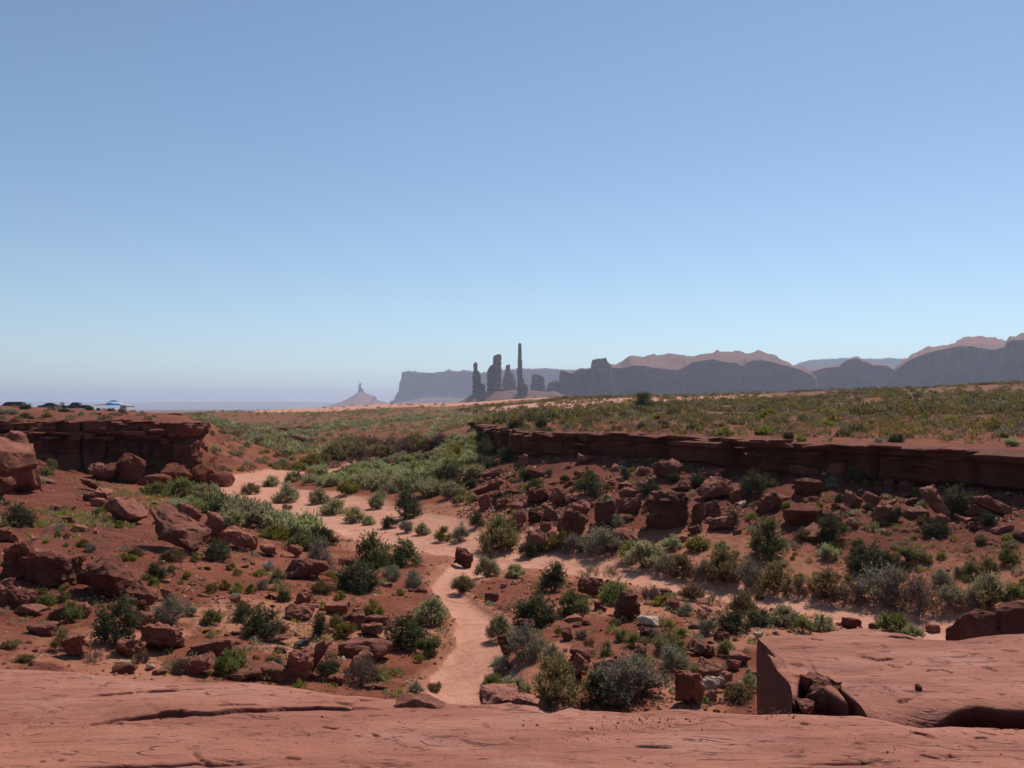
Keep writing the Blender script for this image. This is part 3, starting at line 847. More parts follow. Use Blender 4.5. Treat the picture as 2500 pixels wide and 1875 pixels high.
# small outcrop at the nose of the right-hand ledge and the farther ledge on the left
cl_n, _, _, _, _, _ = cliff('cliff', PX([(1262, 74), (1235, 76), (1200, 77), (1172, 79), (1158, 82), (1150, 88)]), lambda x, y: S_right(x, y) + .25, prof_right, 15, 'small dark layered outcrop at the nose of the ledge', joint=(.5, 1.6), strat=.12, base_drop=.2)
for k, (px_, w_, h_, dd) in enumerate(((372, 3.4, .8, 131), (405, 3.2, 1.15, 130), (434, 2.4, 1.3, 129))):
    q_ = W(px_, 1016, dd)
    me = rock_mesh('rock_ledge', 760 + k, w_, 2.6, h_, .7, .10, 'cliff', .08)
    tag(link('rock_ledge', me, None, (q_[0], q_[1], q_[2] - h_ * .12), (0, 0, .2 - .15 * k)), ('low layered ledge beyond the crumbling cliff, nearest the vendor canopy', 'middle block of the layered ledge beyond the crumbling cliff', 'outermost block of the layered ledge beyond the crumbling cliff')[k], 'rock ledge')

def cutbank(line, h, seed, label):
    P, s = smooth_line(PX(line), .6)
    zt = ground(P[:, 0], P[:, 1])
    rows = []
    nm = np.array([0, -1.])
    e = np.clip(np.sin(np.linspace(0, np.pi, len(P))), 0, 1) ** .35 * (.75 + .6 * fbm(np.stack([s / 3.0, 0 * s, 0 * s + seed], 1), 3, seed))
    for t, o in ((0, -4.0), (0.02, -.6), (.0, 0), (.35, .2), (.7, .0), (1.0, .5), (1.3, .9)):
        z = zt + h * e * (1 - t) - (.5 if o < -1 else 0) - (.3 if t > 1 else 0)
        rows.append(np.stack([P[:, 0], P[:, 1] - o, z], 1))
    v = np.stack(rows, 0).reshape(-1, 3)
    v = v + .25 * np.stack([0 * v[:, 0], fbm(v / 1.5, 3, seed), .5 * fbm(v / 1.2, 3, seed + 1)], 1)
    me = mesh_np('cutbank', v, grid_faces(len(rows), len(P)), M['mudstone'], True, 40)
    return tag(link('cutbank', me), label, kind='structure')
cutbank([(680, 128), (715, 127), (750, 127), (785, 129), (800, 130)], 1.0, 3, 'short dark cut bank across the far bend of the valley')
cutbank([(560, 205), (610, 200), (680, 198), (740, 203), (790, 210)], 1.2, 4, 'long low red bank far up the valley')

# ------------------------------------------------------------------ foreground slab and block
def slab_plane(px, py, z0, k):
    d = z0 / ((py - HY) / F - k)
    return np.array([(px - 1250) / F * d, d])
S0, SK = 1.5, .055
sp = lambda px, py: slab_plane(px, py, S0, SK)
EDGE = np.array([sp(*q_) for q_ in [(-700,1600),(-300,1608),(0,1616),(190,1622),(348,1643),(459,1647),(522,1650),(633,1651),(700,1664),(752,1671),(853,1683),(948,1688),(1090,1693),(1140,1700),(1200,1699),(1263,1693),(1307,1708),(1333,1727),(1390,1712),(1421,1719),(1548,1721),(1656,1713),(1754,1719),(1849,1725),(1926,1723),(2085,1730),(2195,1753),(2243,1758),(2500,1760),(2900,1764)]])
EDGE = EDGE[np.argsort(EDGE[:, 0])]
CRACKS = [  # outline in the photograph, step height, groove depth
 ([(130,1803),(220,1772),(330,1758),(400,1752),(450,1751),(520,1751),(560,1746),(600,1742),(650,1739),(700,1731),(760,1729),(855,1728),(861,1717),(880,1707),(940,1704)], .050, .03),
 ([(220,1701),(270,1697),(330,1691),(345,1678)], .030, .02), ([(355,1691),(440,1688)], .020, .02), ([(30,1796),(60,1780),(105,1746)], .022, .015), ([(120,1743),(150,1737),(178,1725)], .028, .015),
 ([(150,1870),(300,1870),(470,1868),(490,1868),(530,1873),(650,1869)], .018, .02), ([(470,1835),(485,1860),(520,1872)], .015, .015), ([(400,1674),(440,1672)], .015, .012),
 ([(2205,1765),(2225,1787),(2260,1793),(2290,1805)], .022, .02), ([(1950,1868),(2080,1870),(2130,1863),(2165,1855)], .016, .015), ([(1953,1766),(1975,1770)], .012, .015), ([(2043,1745),(2060,1752)], .015, .015),
 ([(875,1757),(900,1746),(935,1741)], .015, .012), ([(280,1717),(300,1714)], .012, .012), ([(2080,1815),(2110,1823)], .01, .012), ([(2240,1850),(2300,1862)], .01, .012), ([(390,1755),(420,1750),(455,1753)], .03, .05),
 ([(1105,1718),(1180,1722),(1220,1730)], .012, .010), ([(2380,1785),(2440,1792)], .01, .012), ([(2350,1818),(2390,1832)], .01, .012), ([(1660,1806),(1700,1810)], .008, .01), ([(600,1800),(640,1792)], .01, .01)]
def dashes(n_, x0, x1, y0, y1, seed):
    R = random.Random(seed); out = []
    for _ in range(n_):
        px = R.uniform(x0, x1); py = R.uniform(y0, y1); L = R.uniform(12, 55) * (1 if R.random() < .8 else 2.2); sl = R.gauss(.06, .16)
        out.append(([(px, py), (px + L * .5, py + L * .5 * sl + R.uniform(-2.5, 2.5)), (px + L, py + L * sl + R.uniform(-2, 2))], R.uniform(.006, .02), R.uniform(.006, .018)))
    return out
CRACKS += dashes(16, 0, 2480, 1690, 1870, 5)
def crack_height(x, y, cracks, conv):
    out = np.zeros(x.size); xr = x.ravel(); yr = y.ravel()
    jit = .012 * n2(xr, yr, .09, 2, 51)
    for pts, h, g in cracks:
        L = np.array([conv(*q_) for q_ in pts])
        lo, hi = L.min(0) - .6, L.max(0) + .6
        m = (xr > lo[0]) & (xr < hi[0]) & (yr > lo[1]) & (yr < hi[1])
        if not m.any(): continue
        X, Y = xr[m], yr[m]
        best = np.full(X.size, 1e9); sgn = np.zeros(X.size); endf = np.zeros(X.size)
        tot = len(L) - 1
        for i in range(tot):
            a, b = L[i], L[i + 1]; e = b - a
            s_raw = ((X - a[0]) * e[0] + (Y - a[1]) * e[1]) / (e @ e)
            s_ = np.clip(s_raw, 0, 1)
            dx, dy = X - a[0] - s_ * e[0], Y - a[1] - s_ * e[1]
            d = np.hypot(dx, dy)
            k = d < best
            best[k] = d[k]
            sgn[k] = np.sign(e[0] * dy - e[1] * dx)[k] * (1 if e[0] > 0 else -1)
            u = (i + s_) / tot
            endf[k] = (np.clip(u * 6, 0, 1) * np.clip((1 - u) * 6, 0, 1))[k]
        sd = best * sgn + jit[m]
        out[m] += endf * (.45 * h * sstep(-.006, .006, sd) * np.exp(-np.clip(sd, 0, 9) / .22) - 1.3 * g * np.exp(-(sd / .0075) ** 2))
    return out.reshape(x.shape)

def stone_slab_mat():
    n = NT('slab_sandstone')
    p = pos(n)
    a = n.noise(n.mapping(p, (.8, 1.6, 1)), 1.1, 6, .6, .6)
    col = n.ramp(a, [(.28, (.235, .082, .054)), (.48, (.305, .113, .074)), (.70, (.375, .156, .105))])
    dust = n.noise(n.mapping(p, (.55, 1.1, 1)), 1.3, 6, .65, 1.2)
    col = n.mix(n.math('MULTIPLY', n.ramp(dust, [(.54, (0, 0, 0)), (.70, (1, 1, 1))]), .55), col, (.41, .205, .155))
    orange = n.noise(n.mapping(p, (.9, 1.2, 1)), .9, 5, .6, .4)
    col = n.mix(n.math('MULTIPLY', n.ramp(orange, [(.55, (0, 0, 0)), (.72, (1, 1, 1))]), .5), col, (.35, .132, .075))
    str_ = n.noise(n.mapping(p, (1.6, 13, 6)), 1.0, 6, .65, .25)
    col = n.mix(.4, col, n.ramp(str_, [(.32, (.62, .58, .58)), (.5, (1, 1, 1)), (.7, (1.16, 1.16, 1.16))]), 'MULTIPLY')
    fine = n.noise(p, 55, 4, .75)
    col = n.mix(.5, col, n.ramp(fine, [(.28, (.62, .60, .58)), (.5, (1, 1, 1)), (.72, (1.25, 1.25, 1.25))]), 'MULTIPLY')
    spk = n.noise(p, 130, 2, .6)
    col = n.mix(n.ramp(spk, [(.70, (0, 0, 0)), (.76, (.7, .7, .7))]), col, (.10, .035, .027))
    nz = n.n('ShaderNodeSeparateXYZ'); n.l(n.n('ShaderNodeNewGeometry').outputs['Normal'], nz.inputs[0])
    col = n.mix(n.ramp(nz.outputs[2], [(.35, (1, 1, 1)), (.75, (0, 0, 0))]), col, (.115, .036, .025))  # steep faces darkened in the colour to stand for shaded sides
    crk = None
    for sc_, ofs, wd_, th_ in ((1.5, 0, .0045, .50), (3.2, 7.3, .006, .54), (5.0, 19.1, .008, .57)):      # fine hairline cracks, long across the slope
        mp = n.mapping(p, (.42, 1.6, .6)); mp.node.inputs['Location'].default_value = (ofs, ofs * 1.3, 0)
        iso = n.math('ABSOLUTE', n.math('SUBTRACT', n.noise(mp, sc_ * 1.4, 3, .5, .9), .5))
        msk = n.noise(n.mapping(p, (1.3, 2.2, 1)), sc_ * 1.1 + ofs * .02, 2, .5)
        ln = n.math('MULTIPLY', n.ramp(iso, [(0.0, (1, 1, 1)), (wd_, (.6, .6, .6)), (wd_ * 2.2, (0, 0, 0))]), n.ramp(msk, [(th_, (0, 0, 0)), (th_ + .07, (1, 1, 1))]))
        crk = ln if crk is None else n.math('MAXIMUM', crk, ln)
    col = n.mix(n.math('MULTIPLY', crk, .75), col, (.085, .028, .022))
    h = n.math('ADD', n.math('MULTIPLY', crk, -1.2), n.math('ADD', n.math('MULTIPLY', str_, .7), n.math('ADD', n.math('MULTIPLY', n.noise(p, 9, 7, .68), .8), n.math('MULTIPLY', fine, .16))))
    n.principled(col, .88, n.bump(h, .55, .035), .15)
    return n.m
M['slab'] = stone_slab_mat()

def relief(x, y, seed):
    r = .035 * n2(x, y, 1.4, 4, seed) + .012 * n2(x * .5, y, .22, 4, seed + 1)
    pl = n2(x * .35, y, .30, 3, seed + 2)                 # thin flaked plates
    return r + .010 * (np.floor(pl * 5) / 5 + .25 * pl)

xs = np.concatenate([np.linspace(-10, -4.4, 40)[:-1], np.arange(-4.4, 4.4, .0115), np.linspace(4.4, 9, 40)])
t1 = np.linspace(0, 1, 30)[:-1]; t2 = np.linspace(0, 1, 320)
ye = np.interp(xs, EDGE[:, 0], EDGE[:, 1]) + .025 * n2(xs, 0 * xs, .35, 3, 41)
Yr = np.vstack([-3 + (3.5 + 3) * t1[:, None] + 0 * xs[None, :], 3.5 + (ye[None, :] - 3.5) * t2[:, None]])
Xr = np.repeat(xs[None, :], len(Yr), 0)
Zr = -S0 - SK * Yr + relief(Xr, Yr, 42) + crack_height(Xr, Yr, CRACKS, sp)
dist_e = ye[None, :] - Yr
Zr = Zr - .06 * np.exp(-np.clip(dist_e, 0, 9) / .10)
rows = [np.stack([Xr, Yr, CZ + Zr], -1)]
lastz = Zr[-1]
for dy, dz in ((.025, -.03), (.05, -.10), (.04, -.35), (-.05, -1.0), (-.3, -2.2), (-.3, -5.5)):
    w_ = .06 * n2(xs, 0 * xs + dz * 3, .5, 3, 43)
    rows.append(np.stack([xs, ye + dy + w_ * (dz < -.05), CZ + lastz + dz], -1)[None])
V = np.concatenate(rows, 0)
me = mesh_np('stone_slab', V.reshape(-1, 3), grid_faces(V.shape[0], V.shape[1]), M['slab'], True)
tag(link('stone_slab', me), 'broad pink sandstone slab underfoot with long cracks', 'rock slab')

B0, BK = 1.70, .012
bp = lambda px, py: slab_plane(px, py, B0, BK)
NEAR = np.array([bp(*q_) for q_ in [(1938,1700),(1946,1680),(1950,1652),(1985,1660),(2012,1645),(2036,1665),(2078,1711),(2115,1727),(2164,1744),(2211,1740),(2290,1720),(2379,1709),(2433,1717),(2500,1717),(2900,1722)]])
FAR = np.array([bp(1938,1699), bp(1930,1668), bp(1906,1642), bp(1899,1612), bp(1872,1596), bp(1868,1576), bp(1850,1559), bp(1879,1553), bp(1990,1546), bp(2085,1532), bp(2116,1529), bp(2180,1543), bp(2243,1560), bp(2338,1564), bp(2401,1556), bp(2500,1551), bp(2900,1560)])
NEAR = NEAR[np.argsort(NEAR[:, 0])]; FAR = FAR[np.argsort(FAR[:, 0])]
xs = np.concatenate([[FAR[0, 0] + .002, FAR[0, 0] + .01], np.arange(FAR[0, 0] + .02, 4.4, .0115), np.linspace(4.4, 5.4, 20)[1:]])
t2 = np.linspace(0, 1, 190)
yn = np.interp(xs, NEAR[:, 0], NEAR[:, 1]) + .012 * n2(xs, 0 * xs, .2, 3, 44)
yf = np.maximum(np.interp(xs, FAR[:, 0], FAR[:, 1]) + .02 * n2(xs, 0 * xs, .4, 3, 45), yn + .012)
Yb = yn[None, :] + (yf - yn)[None, :] * t2[:, None]
Xb = np.repeat(xs[None, :], len(Yb), 0)
BCR = [([(2090,1600),(2140,1609),(2190,1605)], .02, .02), ([(1975,1558),(2010,1564)], .02, .02), ([(2165,1552),(2235,1562)], .02, .03), ([(2210,1619),(2230,1619)], .012, .014), ([(2370,1600),(2395,1597)], .01, .012), ([(2330,1646),(2300,1636),(2260,1640)], .012, .015), ([(2390,1625),(2440,1640)], .01, .012), ([(2130,1590),(2180,1588)], .01, .012), ([(2440,1590),(2490,1594)], .01, .012), ([(2150,1672),(2190,1690)], .01, .012)]
BCR += dashes(8, 1900, 2480, 1560, 1715, 9)
Zb = -B0 - BK * Yb + relief(Xb, Yb, 46) + crack_height(Xb, Yb, BCR, bp)
# hollow worn in the top and the rounded near brow
hx, hy = bp(2060, 1632)
Zb = Zb - .05 * np.exp(-(((Xb - hx) / .32) ** 2 + ((Yb - hy) / .10) ** 2))
dn = Yb - yn[None, :]
Zb = Zb - (.16 * np.exp(-dn / .10) * sstep(2.0, 2.25, Xb) * (1 - sstep(2.3, 2.7, Xb))) - .03 * np.exp(-dn / .05)
def skirt(xc, yc, zc, steps, sgn):
    out = []
    for dy, dz in steps:
        out.append(np.stack([xc, yc + sgn * dy + (.05 * n2(xc, 0 * xc + dz, .3, 3, 47) if dz < -.1 else 0), CZ + zc + dz], -1)[None])
    return out
front = skirt(xs, yn, Zb[0], [(.20, -5.0), (.25, -1.6), (.22, -.8), (.20, -.42), (.14, -.22), (.03, -.10), (-.01, -.03)], 1)
backs = skirt(xs, yf, Zb[-1], [(.02, -.03), (.05, -.14), (.03, -.6), (-.05, -1.6), (-.1, -5.0)], 1)
V = np.concatenate(front + [np.stack([Xb, Yb, CZ + Zb], -1)] + backs, 0)
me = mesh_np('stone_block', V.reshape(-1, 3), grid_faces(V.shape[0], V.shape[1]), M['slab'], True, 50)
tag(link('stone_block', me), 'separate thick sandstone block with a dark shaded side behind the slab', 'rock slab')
def place_fore(px, py, conv_d, w, dp, h, seed, label, mat='rock', tilt=0, yaw=0, zrel=None, boxy=.5, strata=0):
    d = conv_d
    me = rock_mesh('rock', seed, w, dp, h, boxy, .09, mat, strata)
    p_ = W(px, py, d)
    o = link('rock', me, None, (p_[0], p_[1], p_[2] if zrel is None else CZ + zrel), (math.radians(tilt[0]) if isinstance(tilt, tuple) else 0, math.radians(tilt[1] if isinstance(tilt, tuple) else tilt), math.radians(yaw)))
    return tag(o, label, 'rock')
place_fore(2012, 1704, 5.45, .24, .26, .22, 901, 'rough broken rock wedged in the notch of the sandstone block', 'rock', -30, 20, None, .35)
place_fore(1968, 1688, 5.62, .13, .22, .26, 902, 'dark shard of rock beside the wedged rock in the notch', 'rock_dark', 12, -20, None, .5)
place_fore(1968, 1722, 5.22, .13, .12, .08, 903, 'small rounded stone at the foot of the notch', 'rock', 0, 10, None, .2)
place_fore(1027, 1712, 5.14, .30, .16, .055, 904, 'thin brown flake of rock lying on the slab edge above the gully', 'rock', 5, -8, None, .5, .08)
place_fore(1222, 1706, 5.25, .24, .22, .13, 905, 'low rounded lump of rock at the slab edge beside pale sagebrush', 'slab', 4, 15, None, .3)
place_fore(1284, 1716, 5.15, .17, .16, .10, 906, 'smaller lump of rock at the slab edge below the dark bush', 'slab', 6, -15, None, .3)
place_fore(2240, 1680, 5.35, .045, .05, .045, 907, 'small dark pebble resting on the sandstone block', 'rock_dark', 0, 20, None, .4)
# ------------------------------------------------------------------ boulders measured in the photograph: left, right, top, base (px), shape, tilt, material, label
ZONE_R = {'L': 'on the red slope below the crumbling cliff', 'F': 'on the rocky flat below the slab', 'T': 'in the rubble under the long dark ledge', 'W': 'beside the sandy wash', 'P': 'near the thick sandstone block'}
SHAPE_R = {'a': ('angular red rock', .35, .10), 's': ('flat red rock slab', .45, .10), 'r': ('rounded red boulder', .10, .07), 'b': ('blocky red boulder', .5, .115)}
ROCKS = [
 # left slope
 (260,365,1217,1282,'r',4,'rock','L','smooth rounded boulder behind the long tilted boulder'),
 (345,515,1232,1352,'s',27,'rock','L','huge long boulder lying tilted down the red slope'),
 (488,560,1250,1325,'s',24,'rock','L','pale flat slab leaning just beyond the long tilted boulder'),
 (545,628,1285,1345,'s',20,'rock','L','cracked flat slab continuing below the pale leaning slab'),
 (428,496,1228,1282,'b',20,'rock','L','broken block standing behind the long tilted boulder'),
 (216,276,1120,1174,'s',42,'rock','L','narrow grey-pink slab leaning against the cliff foot'),
 (193,262,1168,1200,'a',15,'rock','L','upper rock of the pair above the rounded boulder'),
 (230,275,1188,1222,'b',22,'rock','L','lower wedge of the pair above the rounded boulder'),
 (6,84,1327,1416,'b',-8,'rock_dark','L','upright block at the end of the row of big blocks'),
 (66,184,1360,1432,'b',3,'rock_dark','L','dark square block in the middle of the row of big blocks'),
 (76,162,1343,1369,'s',4,'rock','L','flat slab lying on the dark square block'),
 (186,330,1354,1466,'a',20,'rock_dark','L','largest sloping boulder of the row of big blocks'),
 (310,394,1420,1474,'a',22,'rock_dark','L','tapered toe of rock below the largest sloping boulder'),
 (120,163,1482,1517,'r',0,'rock','L',None),(188,228,1468,1510,'r',-10,'rock','L',None),(70,143,1526,1553,'a',0,'rock','L',None),(156,220,1552,1606,'a',-15,'rock','L',None),
 (285,353,1568,1608,'b',0,'rock','F','square red boulder at the foot of the tall dark bush'),(324,374,1502,1535,'a',0,'rock','L',None),(334,366,1465,1500,'a',-12,'rock_dark','L',None),(392,426,1436,1468,'a',10,'rock','L',None),
 (350,445,1527,1592,'s',6,'rock','F',None),(468,572,1563,1602,'s',-8,'rock','F',None),(455,525,1597,1650,'a',-25,'rock','F',None),(0,30,1415,1480,'a',0,'rock','L',None),(20,90,1440,1490,'a',10,'rock_dark','L',None),
 (282,314,1615,1634,'r',0,'rock_pale','F','small cream-white stone at the slab edge'),(40,110,1478,1505,'r',0,'rock','L',None),(0,40,1290,1325,'a',0,'rock','L',None),(155,180,1262,1277,'b',0,'rock','L',None),(180,215,1281,1298,'s',10,'rock','L',None),
 (124,152,1232,1249,'s',12,'rock','L',None),(90,140,1163,1180,'s',14,'rock','L',None),(206,232,1205,1224,'a',0,'rock_dark','L',None),(225,262,1218,1240,'r',0,'rock','L',None),(370,420,1222,1240,'s',14,'rock','L',None),(305,350,1228,1240,'s',14,'rock','L',None),
 # middle
 (698,801,1362,1416,'r',4,'rock_dark','W','dark egg-shaped boulder beside the sandy wash'),(630,684,1324,1359,'r',12,'rock','W',None),(703,743,1328,1360,'a',20,'rock','W',None),(600,634,1305,1343,'s',15,'rock','W',None),
 (694,766,1475,1518,'s',10,'rock','F',None),(722,759,1449,1478,'b',0,'rock','F',None),(795,850,1478,1503,'s',0,'rock','F',None),(828,865,1500,1525,'b',-20,'rock_dark','F',None),(858,893,1500,1535,'b',0,'rock','F',None),(880,936,1522,1556,'b',-10,'rock','F',None),(888,949,1506,1524,'s',0,'rock','F',None),
 (836,964,1567,1612,'s',-4,'rock','F','wide flat slab propped on a smaller rock on the flat'),(852,912,1600,1642,'r',0,'rock','F','rock half hidden under the wide propped slab'),
 (697,762,1592,1666,'b',8,'rock','F','split upright boulder under the dark grey stone'),(742,802,1560,1652,'s',-62,'rock','F','tall leaning slab against the split boulder'),(716,757,1563,1589,'a',-18,'rock_grey','F','dark grey glossy stone perched on the split boulder'),
 (622,706,1627,1662,'s',4,'rock','F',None),(668,705,1528,1548,'a',0,'rock','F',None),(640,720,1548,1572,'s',-10,'rock','F',None),(560,640,1640,1665,'a',0,'rock','F',None),(800,840,1650,1672,'a',0,'rock','F',None),
 (1106,1158,1344,1388,'b',10,'rock_dark','W','split dark boulder standing in the edge of the wash'),(1213,1264,1549,1601,'r',-12,'rock_dark','F','dark boulder beside pale sagebrush and the gully'),(1188,1218,1449,1469,'a',0,'rock_dark','W',None),(824,863,1366,1381,'s',0,'rock_dark','W',None),
 (1408,1479,1408,1459,'r',6,'rock_dark','F','round-backed dark boulder beside the bright green bush'),(1503,1565,1448,1516,'b',2,'rock_dark','F','upright cube of dark rock on the flat'),(1259,1309,1514,1540,'r',0,'rock','F',None),(1390,1448,1582,1622,'a',16,'rock_dark','F',None),(1388,1445,1600,1662,'a',24,'rock','F','pointed red rock rising behind the big dark bushes'),
 (1446,1506,1615,1654,'r',0,'rock','F','pale pink dome of rock behind the big grey bush'),(1550,1578,1574,1605,'b',0,'rock','F',None),(1680,1727,1568,1602,'a',6,'rock','F',None),(1712,1746,1577,1605,'a',-12,'rock_dark','F',None),
 (1642,1700,1640,1720,'b',3,'rock','F','tall split column of rock at the slab edge'),(1676,1717,1645,1720,'b',6,'rock','F','right half of the split rock column at the slab edge'),(1696,1764,1622,1666,'a',5,'rock','F',None),(1745,1785,1645,1676,'a',0,'rock','F',None),(1713,1761,1660,1692,'a',0,'rock_pale','F','red stone with a chalk-white face beside the split column'),
 (1762,1822,1664,1697,'a',-14,'rock','F',None),(1714,1752,1690,1716,'a',0,'rock','F',None),(1560,1593,1533,1564,'a',0,'rock_dark','F',None),(1626,1660,1468,1491,'b',0,'rock','F',None),(1749,1781,1546,1567,'a',0,'rock_dark','F',None),(1775,1830,1596,1625,'a',8,'rock','F',None),(1776,1812,1612,1640,'a',10,'rock','F',None),(1556,1610,1505,1530,'s',8,'rock_pale','F',None),(1840,1862,1545,1560,'a',0,'rock_pale','F',None),(1820,1850,1640,1656,'a',0,'rock','F',None),
 (1420,1442,1515,1527,'s',0,'rock_dark','F',None),(1372,1396,1540,1565,'a',0,'rock_dark','F',None),(1450,1475,1470,1490,'s',0,'rock','F',None),(1610,1640,1440,1455,'s',0,'rock','F',None),
 # rubble under the long ledge
 (1360,1436,1241,1316,'b',24,'rock_dark','T','big wedge-shaped boulder at the foot of the rubble'),(1385,1443,1225,1268,'r',0,'rock','T',None),(1324,1368,1234,1275,'a',14,'rock','T',None),(1289,1342,1189,1233,'b',-6,'rock_dark','T',None),(1338,1390,1189,1237,'a',10,'rock','T',None),
 (1450,1512,1221,1284,'b',-10,'rock_dark','T','dark leaning block in the rubble next to two stacked rocks'),(1511,1560,1218,1260,'b',0,'rock','T','lower of two stacked rocks in the rubble'),(1511,1554,1190,1218,'s',-4,'rock','T','upper of two stacked rocks in the rubble'),
 (1582,1678,1209,1293,'b',2,'rock_dark','T','largest square boulder in the rubble with a dark front'),(1684,1725,1222,1281,'b',14,'rock','T','upright slab leaning beside the largest square boulder'),(1722,1760,1225,1263,'b',-4,'rock','T',None),(1694,1782,1162,1222,'s',-14,'rock','T','broad slab lying tilted at the top of the rubble'),
 (1727,1792,1257,1297,'s',-16,'rock','T',None),(1488,1564,1292,1332,'r',0,'rock','T','low rounded boulder at the edge of the brush by the wash'),(1288,1350,1295,1352,'r',4,'rock','T','round red boulder with a dark bush against it'),(1162,1206,1202,1246,'a',-14,'rock','T',None),(1156,1234,1168,1214,'s',-22,'rock_dark','T',None),(1175,1229,1140,1169,'s',-18,'rock','T',None),
 (1260,1295,1108,1142,'a',-16,'rock','T',None),(1283,1330,1143,1169,'s',14,'rock_dark','T',None),(1594,1665,1118,1173,'s',-12,'rock','T','cracked flat slab just under the dark ledge'),(1409,1450,1108,1131,'s',6,'rock','T',None),
 (1205,1235,1256,1290,'a',12,'rock_dark','T',None),(1228,1262,1262,1295,'a',-12,'rock_dark','T',None),(1252,1285,1248,1290,'a',0,'rock','T',None),(1290,1322,1248,1278,'a',8,'rock_dark','T',None),(1318,1345,1276,1298,'a',0,'rock','T',None),(1240,1280,1225,1250,'a',-8,'rock','T',None),(1208,1240,1216,1246,'r',0,'rock','T',None),(1330,1362,1298,1318,'a',0,'rock','T',None),
 (1847,1910,1200,1254,'b',-22,'rock_dark','T','dark boulder with an overhanging edge in the rubble'),(1908,2006,1232,1292,'r',0,'mudstone','T','wide lumpy mound of broken red rock'),(1936,2004,1170,1212,'a',4,'mudstone','T',None),(1930,2002,1138,1164,'s',6,'rock','T',None),(2014,2068,1126,1162,'b',4,'rock','T','square slab lying against the foot of the dark ledge'),(2055,2112,1197,1243,'a',22,'rock','T',None),(2104,2150,1198,1238,'s',26,'rock','T',None),
 (2122,2178,1234,1279,'b',-10,'rock','T','pale cube of rock with a crack across its face'),(2252,2316,1184,1268,'a',-24,'rock','T','tall leaning rock partly behind a dark bush'),(2210,2264,1240,1268,'s',-8,'rock','T',None),(2374,2474,1202,1266,'a',24,'rock','T','long pointed slab sloping out of the shade of the ledge'),(2366,2415,1232,1270,'a',20,'rock_dark','T',None),(2364,2396,1272,1294,'s',10,'rock','T',None),(2288,2336,1160,1180,'s',0,'rock','T',None),(2474,2540,1298,1324,'r',0,'rock','T',None),
 (1700,1740,1105,1125,'s',0,'rock','T',None),(1850,1895,1140,1160,'s',4,'rock','T',None),(2080,2120,1150,1172,'a',0,'rock','T',None),(2420,2465,1282,1302,'s',0,'rock','T',None),(2200,2236,1175,1190,'s',0,'rock_dark','T',None),(1560,1590,1140,1160,'s',10,'rock','T',None),(1640,1690,1175,1200,'a',0,'rock_dark','T',None),(1400,1440,1150,1166,'s',6,'rock','T',None),(1470,1500,1170,1190,'s',0,'rock','T',None),
 (1780,1830,1195,1222,'a',0,'rock','T',None),(1960,2000,1212,1232,'a',0,'mudstone','T',None),(2005,2050,1252,1280,'a',0,'mudstone','T',None),(1470,1530,1330,1345,'s',0,'rock','W',None),(1640,1680,1310,1325,'a',0,'rock','T',None),
 # right foreground
 (2060,2106,1510,1537,'a',8,'rock_dark','P',None),(2120,2140,1523,1536,'a',0,'rock_dark','P',None),(2264,2296,1528,1545,'b',0,'rock','P',None),
]
# places are told by the nearest thing one can find
import re
LAND = []
def short(lab):
    m_ = re.split(r" (?:behind|lying|leaning|just|continuing|standing|against|above|at the|in the|of the|of a|below|beside|on|perched|propped|under|with|and|rising|next|sloping|partly|half|across|between|beyond|alone|inside|growing|sheltering|hanging|spreading|overhanging|by|like|out|resting|wedged)\b", lab)[0]
    return m_ if len(m_.split()) >= 2 else None
def where(k, table, kind, row, zone):
    cx_, cy_ = ((row[0] + row[1]) / 2, row[3]) if kind == 0 else (row[0], row[1])
    best = min(((math.hypot(cx_ - a_, 2.2 * (cy_ - b_)), t_) for a_, b_, t_ in LAND), default=(1e9, ''))
    if best[0] < 75: return 'beside the ' + best[1]
    if best[0] < 150: return 'a little way from the ' + best[1]
    return zone
for r in ROCKS:
    if r[8] and short(r[8]): LAND.append(((r[0] + r[1]) / 2, r[3], short(r[8])))
hits = first_hits([((r[0] + r[1]) / 2, r[3]) for r in ROCKS])
for k, (r, hp) in enumerate(zip(ROCKS, hits)):
    x0, x1, y0, y1, shp, tilt, mat, zone, lab = r
    desc, boxy, rough = SHAPE_R[shp]
    d = hp[1]
    w = (x1 - x0) / F * d; h = (y1 - y0) / F * d
    a = math.radians(abs(tilt))
    if tilt and abs(tilt) < 45:                        # size before tilting so that the tilted box fills the measured one
        c_, s_ = math.cos(a), math.sin(a)
        det = c_ * c_ - s_ * s_
        w2 = max((w * c_ - h * s_) / det, .45 * w) if det > .2 else w * .8
        h2 = max((h * c_ - w * s_) / det, .30 * h) if det > .2 else h * .5
    elif tilt:
        w2, h2 = h * 1.1, w * .4
    else:
        w2, h2 = w, h
    rnd = random.Random(1000 + k)
    dp = max(min(w2, h2 * 2.2), .5 * w2) * rnd.uniform(.8, 1.15)
    h_b = h2 * 1.12
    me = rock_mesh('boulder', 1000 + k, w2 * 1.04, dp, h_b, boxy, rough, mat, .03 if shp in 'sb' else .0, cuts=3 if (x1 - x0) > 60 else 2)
    yaw = rnd.uniform(-22, 22) if shp != 's' else rnd.uniform(-12, 12)
    cy = d + dp * .42
    cx = hp[0] * cy / d
    zc = hp[2] + h * .5 - .04 * h
    o = link('boulder', me, None, (cx, cy, zc), (rnd.uniform(-.10, .10), math.radians(tilt), math.radians(yaw)))
    size = 'large ' if (x1 - x0) > 60 else 'small ' if (x1 - x0) < 36 else ''
    colr = {'rock_dark': 'dark ', 'rock_pale': 'pale '}.get(mat, '')
    L_ = lab or f"{size}{colr}{desc} {where(k, ROCKS, 0, r, ZONE_R[zone])}".replace('pale flat red', 'pale flat').replace('pale angular red', 'pale angular')
    tag(o, L_, 'boulder', None if lab else L_)
